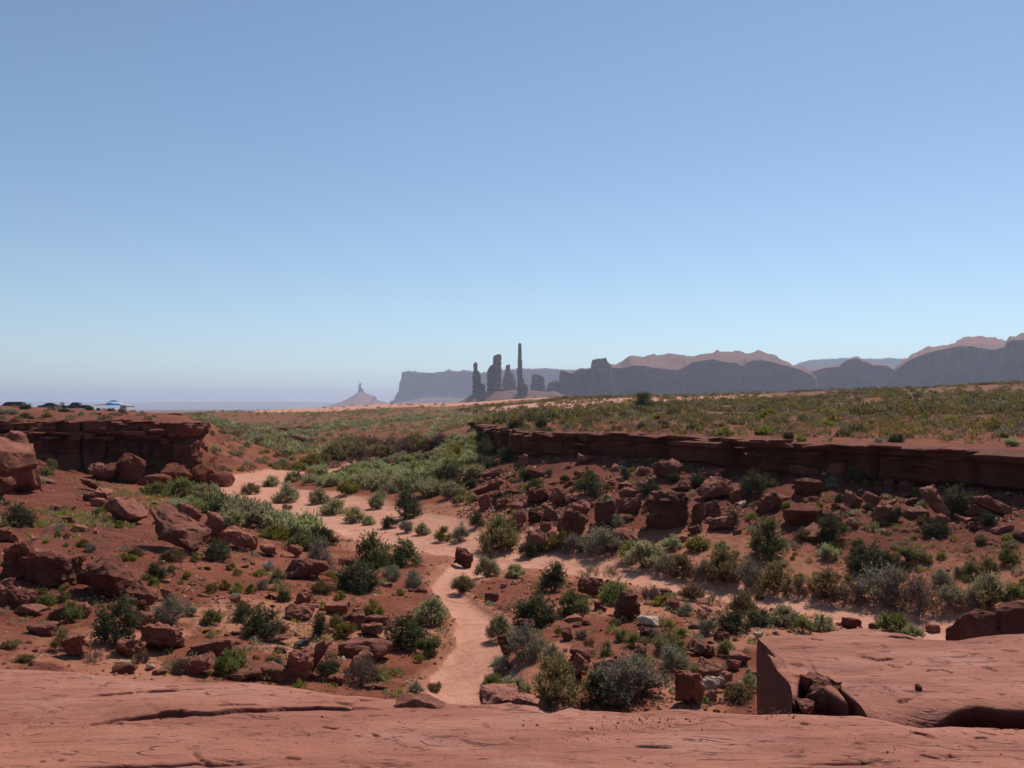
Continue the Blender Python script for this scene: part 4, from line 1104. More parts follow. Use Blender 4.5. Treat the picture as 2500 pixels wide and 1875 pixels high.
# overhanging boulder by the left edge, near boulders beyond the block
def big_rock(px, py, d, w, dp, h, seed, label, mat, tilt=0, yaw=0, boxy=.3, rough=.06, cat='boulder'):
    me = rock_mesh('boulder', seed, w, dp, h, boxy, rough, mat, 0, 26)
    p_ = W(px, py, d)
    return tag(link('boulder', me, None, tuple(p_), (0, math.radians(tilt), math.radians(yaw))), label, cat)
def grounded(px, top, d, w, dp, seed, label, mat, tilt=0, yaw=0, boxy=.3):
    x_ = (px - 1250) / F * d
    zg = min(float(ground(x_, d)), float(ground(x_, d - dp * .4))) - .15
    zt_ = CZ + (HY - top) / F * d
    me = rock_mesh('boulder', seed, w, dp, zt_ - zg, boxy, .06, mat, 0, 26)
    return tag(link('boulder', me, None, (x_, d, (zt_ + zg) / 2), (0, math.radians(tilt), math.radians(yaw))), label, 'boulder')
big_rock(-10, 1110, 38, 3.4, 3.0, 1.9, 801, 'massive rounded boulder overhanging a dark hollow at the cliff end', 'rock', 7, 12, .25)
grounded(-50, 1130, 39.3, 2.9, 2.6, 802, 'dark undercut rock supporting the massive overhanging boulder', 'rock_dark', 0, 0, .5)
grounded(35, 1050, 42.5, 2.0, 2.4, 803, 'flat-topped layered rock between the overhanging boulder and the cliff', 'rock', 4, 0, .5)
grounded(2395, 1488, 16.6, 1.02, .95, 804, 'dark rounded boulder just beyond the sandstone block', 'rock_dark', -4, 10, .35)
grounded(2512, 1468, 16.2, 1.0, .95, 805, 'black shaded boulder with a steep edge beyond the sandstone block', 'rock_dark', -12, 0, .5)
def mound(px, top, d, w, dp, seed, label):
    o = grounded(px, top, d, w, dp, seed, label, 'mudstone', 0, 0, .05)
    o.name = 'mudstone_mound'; o['category'] = 'mound'
mound(322, 1106, 62.2, 2.3, 2.6, 851, 'rounded red mud buttress sloping out of the middle of the crumbling cliff')
mound(262, 1128, 61.5, 1.7, 2.2, 852, 'small red mud buttress beside the leaning slab at the cliff foot')
mound(430, 1132, 63.2, 2.2, 2.6, 853, 'red mud buttress under the outer end of the crumbling cliff')
mound(492, 1128, 65.5, 2.2, 3.0, 854, 'red earth mound at the nose of the crumbling cliff')
mound(540, 1152, 66.0, 2.0, 2.4, 855, 'low red earth mound between the cliff nose and the sandy wash')
mound(382, 1158, 61.5, 2.4, 2.0, 856, 'low red mud hump in front of the cliff foot')
# ------------------------------------------------------------------ shrubs
def nrm(a):
    return a / np.maximum(np.linalg.norm(a, axis=1), 1e-9)[:, None]

def tubes(paths, r0, r1, sides=3):
    """paths: list of (K,3) arrays"""
    vs, fs, b = [], [], 0
    for P in paths:
        K = len(P)
        tg = nrm(np.gradient(P, axis=0))
        up = np.array([.3, .9, .2]); a = nrm(np.cross(tg, up)); c = np.cross(tg, a)
        rr = np.linspace(r0, r1, K)
        for j in range(sides):
            th = 2 * math.pi * j / sides
            vs.append(P + rr[:, None] * (a * math.cos(th) + c * math.sin(th)))
        for j in range(sides):
            j2 = (j + 1) % sides
            i = np.arange(K - 1)
            fs.append(np.stack([b + j * K + i, b + j2 * K + i, b + j2 * K + i + 1, b + j * K + i + 1], 1))
        b += sides * K
    return np.vstack(vs), np.vstack(fs)

# kind: crown clumps, twigs per clump, leaves per twig, leaf length, leaf width, upright (0 bushy .. 1 broom), clump size, stem count
SK_ = {
 'dark':   (24, 32, 8, .042, .016, .35, 0.213),
 'green':  (24, 32, 8, .046, .018, .40, 0.213),
 'sage':   (30, 32, 6, .070, .011, .80, 0.179),
 'grey':   (28, 32, 7, .050, .010, .60, 0.202),
 'olive':  (26, 32, 7, .060, .010, .65, 0.202),
 'yellow': (24, 32, 6, .065, .013, .75, 0.190),
 'bright': (22, 32, 7, .072, .013, .75, 0.202),
 'dry':    (20, 32, 6, .080, .006, .70, 0.224),
 'straw':  (10, 24, 4, .150, .006, .95, 0.224),
 'silver': (22, 24, 6, .045, .013, .55, 0.168),
}
def make_shrub(kind, aspect, seed):
    """a shrub one metre wide and `aspect` metres tall; returns foliage and stem meshes"""
    nC, nT, nL, ll, lw, upr, cs = SK_[kind]
    R = np.random.RandomState(seed)
    A = aspect
    cen = []
    for i in range(nC):
        az_ = 2.4 * i + R.uniform(-.5, .5)
        ct = R.uniform(0, 1.0) ** 1.2 if i else 1.0
        st = math.sqrt(max(0, 1 - ct * ct))
        r = R.uniform(.5, .92)
        cen.append((.5 * r * st * math.cos(az_), .5 * r * st * math.sin(az_), A * (.09 + .80 * r * ct * R.uniform(.7, 1.1))))
    cen = np.array(cen)
    rad = cs * R.uniform(.7, 1.25, nC) * min(1.0, .55 + .5 * A)
    base = np.stack([R.uniform(-.06, .06, nC), R.uniform(-.06, .06, nC), np.full(nC, -.02)], 1)
    paths = []
    LP, LD = [], []
    for i in range(nC):
        t = np.linspace(0, 1, 5)[:, None]
        mid = (base[i] * .5 + cen[i] * .5) + np.array([0, 0, -.08 * A if upr < .5 else .03])
        paths.append((1 - t) ** 2 * base[i] + 2 * t * (1 - t) * mid + t ** 2 * cen[i])
        dirs = nrm(R.normal(size=(nT, 3)) * np.array([1, 1, .8]) * (1 - .55 * upr) + np.array([0, 0, .9 * upr]) + .8 * upr * nrm((cen[i] - np.array([0, 0, -.25]))[None])[0])
        st0 = cen[i] + R.normal(size=(nT, 3)) * rad[i] * .35
        L = rad[i] * R.uniform(.5, 1.35, nT)
        for k in range(nT):
            if k % 3 == 0:
                paths.append(np.stack([paths[-1 if k == 0 else 0][3] * 0 + cen[i], st0[k], st0[k] + dirs[k] * L[k]]))
            tt = R.uniform(.05, 1.0, nL)
            LP.append(st0[k] + dirs[k] * (L[k] * tt)[:, None])
            LD.append(np.repeat(dirs[k][None], nL, 0))
    LP = np.vstack(LP); LD = np.vstack(LD)
    LD = nrm(LD * (.5 + upr) + R.normal(size=LD.shape) * (.9 - .55 * upr))
    keep = LP[:, 2] > .01
    LP, LD = LP[keep], LD[keep]
    n_ = len(LP)
    side = nrm(np.cross(LD, R.normal(size=LD.shape)))
    l = ll * R.uniform(.6, 1.4, n_)[:, None]; w = lw * R.uniform(.7, 1.3, n_)[:, None]
    a = LP; b = LP + LD * l * .45 + side * w; c = LP + LD * l; d = LP + LD * l * .45 - side * w
    v = np.stack([a, b, c, d], 1).reshape(-1, 3)
    v[:, 2] = np.maximum(v[:, 2], -.01)
    f = np.arange(4 * n_).reshape(-1, 4)
    me = mesh_np('foliage', v, f, M['leaf_' + kind], False)
    add_attr(me, 'leafvar', np.repeat(R.uniform(0, 1, n_), 4))
    sv, sf = tubes(paths, .010, .003)
    ms = mesh_np('stems', sv, sf, M['deadwood'] if kind in ('dry', 'grey', 'straw') else M['bark'], True)
    return me, ms

PROTO = {}
ASP = (.42, .68, 1.0, 1.5)
def proto(kind, asp, variant):
    k = (kind, min(ASP, key=lambda q_: abs(math.log(q_ / max(asp, .1)))), variant)
    if k not in PROTO:
        PROTO[k] = make_shrub(k[0], k[1], hash((kind.__len__(), ord(kind[0]) * 31 + ord(kind[1]), int(k[1] * 100), variant)) % 100000)
    return PROTO[k], k[1]

NAMES = {'dark': 'dark green shrub', 'green': 'leafy green shrub', 'sage': 'pale grey-green sagebrush', 'grey': 'dusty grey shrub', 'olive': 'olive-brown shrub', 'yellow': 'yellow-green rabbitbrush', 'bright': 'bright green shrub', 'dry': 'dry brown twiggy shrub', 'straw': 'straw-coloured grass clump', 'silver': 'silvery white cushion plant'}
ONAME = {'dark': 'shrub', 'green': 'shrub', 'sage': 'sagebrush', 'grey': 'shrub', 'olive': 'shrub', 'yellow': 'rabbitbrush', 'bright': 'shrub', 'dry': 'dry_shrub', 'straw': 'grass_clump', 'silver': 'cushion_plant'}
def place_shrub(kind, p_, w, h, seed, label, group=None, parts=True):
    rnd = random.Random(seed)
    (mf, ms), asp = proto(kind, h / w, rnd.randrange(3 if kind in ('dark', 'sage', 'yellow', 'olive', 'grey') else 2))
    sz = h / asp
    rz = rnd.uniform(0, 6.28)
    loc = (p_[0], p_[1], p_[2] - .02 * h)
    if parts:
        e = link(ONAME[kind], None, None, loc, (rnd.uniform(-.06, .06), rnd.uniform(-.06, .06), rz), (w, w, sz))
        link('foliage', mf, e); link('stems', ms, e)
    else:
        e = link(ONAME[kind], mf, None, loc, (rnd.uniform(-.1, .1), rnd.uniform(-.1, .1), rz), (w, w, sz))
    return tag(e, label, 'grass' if kind == 'straw' else 'plant' if kind == 'silver' else 'shrub', group)

ZONE_S = {'L': 'on the red slope below the crumbling cliff', 'F': 'on the rocky flat below the slab', 'T': 'in the rubble under the long dark ledge', 'W': 'on the edge of the sandy wash', 'B': 'in the brush along the far bank of the wash', 'S': 'on the green sage slope above the wash', 'V': 'in the far valley bottom', 'P': 'on top of the long dark ledge', 'G': 'growing at the edge of the slab', 'U': 'on the level ground above the crumbling cliff', 'R': 'on the sandy ground between rubble and wash'}
SHRUBS = [  # centre px, base row, width px, height px, kind, zone, own label
 (47,1287,74,64,'dark','L','round dark green bush alone above the row of big blocks'),(147,1297,28,22,'silver','L','silvery cushion plant beside the round dark green bush'),(142,1313,22,18,'yellow','L',None),(163,1316,18,14,'yellow','L',None),(201,1337,30,22,'yellow','L',None),(221,1349,28,20,'grey','L',None),
 (527,1370,68,58,'dark','L','dark bush at the lower end of the long tilted boulder'),(303,1371,30,18,'yellow','L',None),(322,1371,24,16,'yellow','L',None),(382,1418,55,44,'dark','L','dark bush above the toe of the largest sloping boulder'),(476,1373,22,22,'yellow','L',None),(125,1148,28,26,'bright','L',None),
 (185,1130,60,20,'yellow','L',None),(100,1165,60,22,'olive','L',None),(240,1265,30,26,'bright','L',None),(262,1250,26,20,'yellow','L',None),(290,1290,24,18,'yellow','L',None),(330,1360,40,22,'olive','L',None),(420,1372,60,22,'olive','L',None),(455,1416,24,20,'yellow','L',None),(418,1396,22,18,'bright','L',None),(376,1430,26,18,'bright','L',None),(550,1441,30,24,'yellow','L',None),(612,1450,27,24,'yellow','L',None),(580,1405,24,18,'yellow','L',None),(555,1330,26,20,'yellow','W',None),
 (100,1488,72,36,'bright','L',None),(155,1473,32,42,'bright','L',None),(171,1521,58,40,'bright','L',None),(150,1592,52,58,'olive','F',None),(278,1580,108,160,'dark','F','tallest dark bush with see-through twigs by the square red boulder'),(412,1526,78,64,'grey','F',None),(465,1505,32,40,'grey','F',None),(517,1528,48,44,'bright','F',None),(22,1587,48,16,'olive','F',None),(60,1619,52,13,'olive','F',None),(235,1622,54,20,'straw','F',None),(345,1620,40,18,'dry','F',None),
 (595,1522,48,66,'dark','F',None),(635,1562,104,80,'dark','F','wide dark bush with two humps near the grey stone'),(560,1651,78,52,'bright','G','bright grass-like bush at the slab edge'),(667,1634,42,28,'dark','F',None),(420,1640,50,20,'straw','F',None),(440,1648,60,26,'dry','G',None),
 # bank of the wash, left side
 (440,1216,95,34,'bright','W',None),(380,1212,70,26,'bright','W',None),(500,1225,80,32,'sage','W',None),(540,1258,112,46,'green','W','dense green bush mass inside the bend of the wash'),(600,1278,120,50,'sage','W',None),(560,1290,80,34,'sage','W',None),(640,1292,100,44,'sage','W',None),(690,1306,110,46,'sage','W',None),(740,1322,110,52,'sage','W',None),(670,1318,70,26,'yellow','W',None),(792,1332,64,40,'dark','W',None),(745,1345,90,40,'green','W',None),(780,1402,60,92,'grey','W','tall grey bush behind the egg-shaped boulder'),(600,1262,60,30,'bright','W',None),(520,1290,40,20,'sage','W',None),
 (908,1388,84,92,'green','W','tall green bush rising in the middle of the wash'),(986,1385,80,68,'green','W','rounded green bush beside the tall bush in the wash'),(873,1448,108,74,'dark','W','low dark green bush in front of the tall bush in the wash'),(957,1418,44,32,'grey','W',None),(1011,1438,44,42,'grey','W',None),(1132,1448,50,40,'olive','W',None),(692,1471,34,34,'green','F',None),(787,1452,54,32,'olive','F',None),(831,1466,28,22,'yellow','F',None),(680,1422,42,36,'olive','F',None),(655,1395,34,24,'silver','W',None),(977,1454,24,18,'yellow','W',None),(640,1440,30,26,'grey','F',None),
 (1055,1530,86,70,'sage','F','rounded pale sagebrush beside the gully, its stems all upright'),(992,1587,108,86,'dark','F','big dark bush next to the rounded pale sagebrush'),(1049,1604,64,42,'bright','F',None),(910,1506,54,34,'yellow','F',None),(780,1559,36,90,'dark','F','narrow upright dark bush like a small column'),(820,1540,48,34,'olive','F',None),(840,1560,64,30,'yellow','F',None),(802,1663,56,78,'dark','F','dark bush growing against the leaning slab'),(885,1670,74,54,'dry','F',None),(1015,1692,40,22,'grey','G',None),(920,1665,36,26,'olive','F',None),(1060,1690,40,18,'olive','G',None),
 (1219,1566,68,64,'sage','F','pale sagebrush beside the dark boulder and the gully'),(1285,1614,100,76,'grey','F','large dusty grey bush above the pale sagebrush by the slab'),(1307,1530,104,72,'dark','F','wide dark green bush sheltering a flat red rock'),(1400,1502,80,62,'green','F','leafy bush between the wide dark bush and the bright green one'),(1353,1446,74,76,'dark','F','stiff upright dark green bush at the edge of the wash'),(1189,1408,60,44,'sage','W',None),(1189,1367,30,48,'olive','W',None),(1258,1411,44,34,'sage','W',None),(1125,1447,46,40,'olive','W',None),
 (1504,1480,84,66,'bright','F','bright green bush beside the round-backed dark boulder'),(1490,1424,50,50,'straw','F','tall straw-coloured stems beside the bright green bush'),(1440,1418,60,30,'straw','F',None),(1358,1723,120,120,'olive','G','big dark olive bush at the slab edge'),(1532,1723,205,108,'grey','G','very wide dusty grey-green bush at the slab edge'),(1460,1722,90,80,'dark','G',None),(1643,1637,78,50,'grey','F',None),(1634,1602,92,46,'olive','F',None),(1352,1628,58,48,'grey','F',None),(1260,1712,74,62,'sage','G','pale sagebrush at the slab edge beside the big olive bush'),(1205,1690,60,40,'bright','G',None),(1339,1726,24,38,'bright','G',None),
 (1789,1547,78,46,'dark','F',None),(1852,1532,64,44,'dark','F',None),(1728,1552,48,40,'grey','F',None),(1675,1505,42,34,'grey','F',None),(1690,1468,70,36,'olive','F',None),(1773,1602,52,34,'olive','F',None),(1516,1567,34,28,'bright','F',None),(1478,1613,34,50,'bright','F',None),(1551,1584,54,32,'olive','F',None),(1225,1648,54,38,'grey','F',None),(1620,1480,50,26,'yellow','F',None),(1740,1478,40,28,'straw','F',None),(1590,1465,46,34,'dry','F',None),(1815,1499,76,52,'olive','F',None),(1914,1532,86,46,'sage','F',None),(1960,1545,50,36,'bright','F',None),(2010,1545,60,40,'sage','F',None),(2180,1545,80,34,'bright','F',None),(2230,1560,50,24,'sage','F',None),(1600,1570,46,26,'grey','F',None),(1700,1660,60,24,'olive','F',None),(1800,1715,70,40,'olive','G',None),(1830,1690,40,60,'sage','G',None),
 (1420,1560,30,18,'grey','F',None),(1330,1580,26,24,'straw','F',None),(1660,1560,36,22,'yellow','F',None),(1560,1620,30,24,'olive','F',None),(1500,1530,30,20,'olive','F',None),
 # far bank brush
 (1217,1350,112,78,'olive','B','large olive bush overhanging the wash beside the round boulder'),(1290,1364,44,62,'dark','B',None),(1330,1350,50,30,'yellow','B',None),(1372,1347,64,44,'yellow','B',None),(1400,1356,64,44,'grey','B',None),(1470,1363,94,58,'grey','B',None),(1575,1396,94,72,'sage','B','tall pale sagebrush on the far bank'),(1540,1370,60,46,'yellow','B',None),(1670,1418,80,60,'olive','B',None),(1625,1408,60,50,'grey','B',None),(1701,1347,62,28,'yellow','B',None),(1765,1434,104,70,'olive','B',None),(1720,1425,60,44,'grey','B',None),(1825,1443,66,64,'grey','B',None),(1895,1457,90,80,'olive','B',None),(1950,1462,50,40,'dry','B',None),(2015,1476,94,76,'olive','B',None),(2080,1482,60,50,'dry','B',None),(2158,1488,132,80,'grey','B','wide grey bush hanging over the cut bank of the wash'),(2243,1510,104,96,'dry','B','big dry brown bush at the undercut bend of the wash'),(2322,1496,66,56,'grey','B',None),(2417,1492,108,82,'sage','B','pale sagebrush spreading above a red rock near the sandstone block'),(2370,1500,50,44,'dry','B',None),(2480,1480,60,44,'bright','B',None),(1440,1352,50,34,'bright','B',None),
 (1080,1324,42,38,'yellow','B',None),(1125,1323,44,42,'grey','B',None),(1030,1307,38,26,'sage','B',None),(992,1302,38,30,'grey','B',None),(951,1291,42,34,'dark','B',None),(1165,1290,34,54,'dark','T',None),
 # sandy ground between rubble and wash
 (2116,1408,108,66,'dark','R','largest dark green bush on open sand below the rubble'),(2165,1392,50,40,'olive','R',None),(2215,1380,62,34,'bright','R',None),(2021,1367,52,30,'sage','R',None),(2094,1345,36,27,'bright','R',None),(1958,1321,40,30,'olive','R',None),(2297,1432,50,38,'grey','R',None),(2461,1380,42,42,'bright','R',None),(2414,1402,46,36,'olive','R',None),(2284,1312,66,34,'dark','R',None),(2370,1410,44,30,'olive','R',None),(2260,1372,30,20,'olive','R',None),(2395,1330,30,22,'olive','R',None),(2460,1330,30,22,'yellow','R',None),(2340,1410,30,20,'grey','R',None),(2070,1420,22,18,'yellow','R',None),(1853,1465,22,16,'yellow','R',None),(1760,1350,36,24,'sage','R',None),(1640,1345,50,30,'sage','R',None),
 # rubble slope
 (992,1268,74,70,'dark','T','round dark bush standing above the sage by the wash'),(1094,1182,60,68,'dark','T','dark bush at the left end of the rubble'),(1113,1209,38,54,'dark','T',None),(1185,1119,52,60,'dark','T','tall dark bush by the nose of the ledge'),(1185,1147,58,34,'dark','T',None),(1236,1127,38,40,'dark','T',None),(1439,1218,64,68,'dark','T','upright dark bush in the middle of the gravel slope'),(1587,1213,54,42,'dark','T','rounded blue-dark bush above the largest square boulder'),(1578,1250,20,30,'green','T',None),(1526,1171,30,30,'dark','T',None),(1698,1189,50,30,'dark','T',None),(1648,1179,32,30,'dark','T',None),(1303,1202,42,36,'dark','T',None),(1287,1170,40,28,'green','T',None),(1217,1230,30,30,'dark','T',None),(1151,1192,30,34,'dark','T',None),(1401,1110,44,56,'olive','T','small tree-like bush against the face of the dark ledge'),(1508,1292,34,38,'grey','T',None),(1340,1165,20,22,'dark','T',None),(1380,1176,26,14,'dark','T',None),
 (1844,1220,80,90,'dark','T','big dark bush under the ledge beside the lumpy mound'),(2338,1260,76,76,'dark','T','big dark bush on the tall leaning rock'),(1873,1364,92,104,'green','T','tall two-part green bush standing out on the sand'),(2028,1326,66,90,'dark','T','pointed dark bush in front of the lumpy mound'),(2082,1182,50,32,'dark','T',None),(2031,1182,28,18,'silver','T',None),(2190,1276,42,36,'dark','T',None),(2120,1250,26,24,'dark','T',None),(2237,1216,28,24,'bright','T',None),(2113,1190,18,16,'yellow','T',None),(1955,1126,30,15,'yellow','T',None),(2414,1287,38,46,'dark','T',None),(1790,1290,30,64,'dark','T',None),(2050,1226,26,22,'dark','T',None),(1440,1160,24,14,'yellow','T',None),(1920,1242,22,18,'yellow','T',None),(1998,1240,22,18,'yellow','T',None),(2260,1285,40,22,'olive','T',None),(2010,1140,30,16,'olive','T',None),(2440,1150,40,30,'dark','T',None),(1250,1180,18,14,'yellow','T',None),(1150,1150,22,14,'yellow','T',None),
 # top of the ledge
 (1322,1052,28,48,'dark','P','spiky upright bush on top of the ledge'),(1261,1048,44,24,'dark','P',None),(2189,1080,40,22,'dark','P','dark cushion bush near the edge of the ledge top'),(1622,1046,34,22,'dark','P',None),(1566,1048,30,18,'grey','P',None),(1690,1055,30,20,'dark','P',None),(1855,1062,26,16,'dark','P',None),(1925,1072,30,18,'dark','P',None),(1880,1060,24,16,'grey','P',None),(2470,1090,34,16,'sage','P',None),(2145,1080,24,12,'silver','P',None),
 # sage slope and valley
 (700,1228,64,48,'sage','S',None),(717,1177,48,28,'sage','S',None),(663,1189,44,24,'sage','S',None),(777,1162,50,24,'sage','S',None),(610,1208,44,34,'olive','S',None),(815,1258,66,34,'sage','S',None),(866,1278,52,36,'sage','S',None),(777,1232,54,34,'sage','S',None),(900,1282,34,20,'sage','S',None),(920,1243,44,40,'sage','S',None),(850,1208,56,34,'yellow','S',None),(700,1245,26,14,'dry','S',None),(930,1216,30,20,'sage','S',None),(960,1205,34,20,'grey','S',None),(1000,1175,28,18,'sage','S',None),
 (882,1144,60,68,'dry','V','large dry brown bush at the head of the sandy wash'),(840,1122,112,48,'olive','V','broad olive bush beside the large dry brown bush'),(760,1142,64,42,'yellow','V',None),(790,1135,44,32,'olive','V',None),(730,1150,44,26,'yellow','V',None),(930,1120,70,34,'olive','V',None),(990,1112,80,34,'dry','V',None),(1040,1100,80,34,'olive','V',None),(1075,1090,60,30,'dry','V',None),(900,1100,80,34,'dry','V',None),(850,1095,60,28,'olive','V',None),(960,1095,60,26,'dry','V',None),(1010,1085,60,28,'olive','V',None),(690,1140,36,22,'sage','V',None),
 # above the crumbling cliff
 (62,1000,28,14,'dark','U','round dark shrub on the level ground near the long dark van'),(20,1012,50,13,'grey','U',None),(60,1022,26,14,'green','U',None),(76,1024,14,10,'dark','U',None),(115,1020,24,12,'yellow','U',None),(200,1016,16,14,'grey','U',None),(243,1014,10,8,'dark','U',None),(243,1024,12,9,'grey','U',None),(40,1026,16,9,'dark','U',None),(165,1006,18,10,'silver','U',None),(155,1006,26,8,'dark','U',None),(220,1002,20,9,'dark','U',None),(240,1002,10,7,'dark','U',None),(270,1004,20,7,'green','U',None),(294,1005,12,8,'dark','U',None),(25,1042,24,14,'grey','L',None),(48,1046,20,10,'yellow','L',None),
]
for s_ in SHRUBS:
    if s_[6] and short(s_[6]): LAND.append((s_[0], s_[1], short(s_[6])))
hits = first_hits([(s_[0], s_[1]) for s_ in SHRUBS])
for k, (s_, hp) in enumerate(zip(SHRUBS, hits)):
    px, by, wp, hpx, kind, zone, lab = s_
    d = hp[1]
    w = wp / F * d; h = 1.1 * hpx / F * d
    if zone == 'G':                     # rooted below the slab edge, out of sight
        d = max(d, 12.5); q_ = np.array([(px - 1250) / F * d, d]); zg = float(ground(q_[0], q_[1]))
        w = wp / F * d; h = hpx / F * d + max(0, (CZ + (HY - by) / F * d) - zg)
        hp = np.array([q_[0], q_[1], zg])
        w = min(w, 1.5); 
    if zone == 'V': h *= .8
    size = 'large ' if wp > 70 else 'small ' if wp < 34 else ''
    L_ = lab or f"{size}{NAMES[kind]} {where(k, SHRUBS, 1, s_, ZONE_S[zone])}"
    off = .3 * w
    c_ = (hp[0] * (d + off) / d, d + off)
    place_shrub(kind, (c_[0], c_[1], min(float(ground(*c_)), hp[2] + .4 * h)), w, h, 5000 + k, L_, None if lab else L_, wp >= 22)

# lone juniper on the ledge top
def juniper(px, by, wp, hpx):
    hp = first_hits([(px, by)])[0]; d = hp[1]
    w, h = wp / F * d, hpx / F * d
    e = link('juniper_tree', None, None, tuple(hp))
    R = np.random.RandomState(4)
    paths = []
    tr = np.array([[0, 0, -.1], [.05, .02, .25 * h], [-.04, 0, .55 * h], [.02, .03, .9 * h]])
    cl_ = []
    for i in range(16):
        a_ = 2.4 * i; r = R.uniform(.25, .44) * w * (1 if i < 11 else .5); zz = h * (R.uniform(.18, .55) if i < 9 else R.uniform(.55, .92))
        cpt = np.array([r * math.cos(a_), r * math.sin(a_), zz]); cl_.append(cpt)
        paths.append(np.stack([np.array([0, 0, zz * .45]), cpt * .5 + np.array([0, 0, zz * .3]), cpt]))
    sv, sf = tubes(paths, .035, .012, 5); tv, tf = tubes([tr], .11, .03, 7)
    LPs = []
    for cpt in cl_:
        m_ = 420
        LPs.append(cpt + R.normal(size=(m_, 3)) * np.array([.17, .17, .13]) * w * .62)
    P = np.vstack(LPs); P[:, 2] = np.maximum(P[:, 2], .06 * h)
    D = nrm(R.normal(size=P.shape) + np.array([0, 0, .5])); S = nrm(np.cross(D, R.normal(size=P.shape)))
    l = .14 * R.uniform(.6, 1.3, len(P))[:, None]; ww = .035
    v = np.stack([P, P + D * l * .5 + S * ww, P + D * l, P + D * l * .5 - S * ww], 1).reshape(-1, 3)
    me = mesh_np('crown', v, np.arange(len(v)).reshape(-1, 4), M['leaf_dark'], False)
    add_attr(me, 'leafvar', np.repeat(R.uniform(0, 1, len(P)), 4))
    link('crown', me, e)
    link('trunk', mesh_np('trunk', tv, tf, M['bark']), e)
    link('limbs', mesh_np('limbs', sv, sf, M['bark']), e)
    tag(e, 'lone dark juniper on the skyline dunes above the ledge', 'tree')
juniper(1572, 1003, 46, 42)
# ------------------------------------------------------------------ scattered plants and stones
RS = np.random.RandomState(11)
def scatter(n_, px0, px1, d0, d1, test, seed, tries=40):
    R = np.random.RandomState(seed)
    d = np.exp(R.uniform(math.log(d0), math.log(d1), n_ * tries // 4))
    px = R.uniform(px0, px1, len(d))
    x = (px - 1250) / F * d
    z_, bed, mr, ml, wd, dd = ground(x, d, True)
    py = HY - (z_ - CZ) / d * F
    ok = test(px, py, d, bed, mr, ml, wd, x, R)
    i = np.where(ok)[0][:n_]
    return np.stack([x[i], d[i], z_[i]], 1)
taken = [(s_[0], s_[1] - s_[3] * .3, s_[2] * .5) for s_ in SHRUBS] + [((r[0] + r[1]) / 2, r[3] - 8, (r[1] - r[0]) * .5) for r in ROCKS]
taken = np.array(taken)
def free(px, py):
    return (np.hypot(px[:, None] - taken[None, :, 0], 1.6 * (py[:, None] - taken[None, :, 1])) > taken[None, :, 2]).all(1)

def scrub_mesh(name, pts, wr, seed, mats, label, leaves=46, ll=.16, lw=.035):
    """a far cover of low tufts that nobody could count, one object"""
    R = np.random.RandomState(seed)
    n_ = len(pts)
    w = R.uniform(wr[0], wr[1], n_); h = w * R.uniform(.4, .7, n_)
    A = R.normal(size=(n_, leaves, 3)); A /= np.linalg.norm(A, axis=2)[..., None]
    A[..., 2] = np.abs(A[..., 2])
    rr = R.uniform(.55, 1.0, (n_, leaves, 1))
    A[..., 2] *= .9
    P = pts[:, None, :] + A * rr * np.stack([w * .5, w * .5, h], 1)[:, None, :]
    D = A + R.normal(size=A.shape) * .5; D[..., 2] += .5
    D /= np.linalg.norm(D, axis=2)[..., None]
    S = np.cross(D, R.normal(size=D.shape)); S /= np.linalg.norm(S, axis=2)[..., None]
    l = (ll * w[:, None] * R.uniform(.7, 1.4, (n_, leaves)))[..., None] * 1.5; ww = (lw * w[:, None])[..., None] * 1.6
    v = np.stack([P - D * l * .3, P + D * l * .3 + S * ww, P + D * l, P + D * l * .3 - S * ww], 2).reshape(-1, 3)
    me = mesh_np(name, v, np.arange(len(v)).reshape(-1, 4), None, False)
    for m_ in mats: me.materials.append(M[m_])
    mi = np.repeat(R.randint(0, len(mats), n_), leaves).astype(np.int32)
    me.polygons.foreach_set('material_index', mi)
    add_attr(me, 'leafvar', np.repeat(np.repeat(R.uniform(0, .6, n_), leaves) + R.uniform(0, .4, n_ * leaves), 4))
    return tag(link(name, me), label, kind='stuff')
def put(pts, kinds, wr, hr, seed, phrase, group):
    """sage, rabbitbrush, grass and dry tufts stand singly; the many small leafy shrubs of a slope are one cover"""
    R = random.Random(seed)
    rest, mats = [], []
    for k, q_ in enumerate(pts):
        kind = R.choices([a for a, _ in kinds], [b for _, b in kinds])[0]
        w = R.uniform(*wr); h = w * R.uniform(*hr)
        if ONAME[kind] != 'shrub':
            place_shrub(kind, q_, w, h, seed * 1000 + k, f"small {NAMES[kind]} {phrase}", group, False)
        else:
            rest.append(q_); mats.append('leaf_' + kind)
    if rest:
        scrub_mesh('low_shrubs', np.array(rest), wr, seed, sorted(set(mats)), f"small green and grey shrubs {phrase}", 150, .11, .020)

low_ok = lambda px, py, d, bed, mr, ml, wd, x, R: (bed < .1) & (wd > 1.5) & (mr < .01) & (ml < .01) & free(px, py)
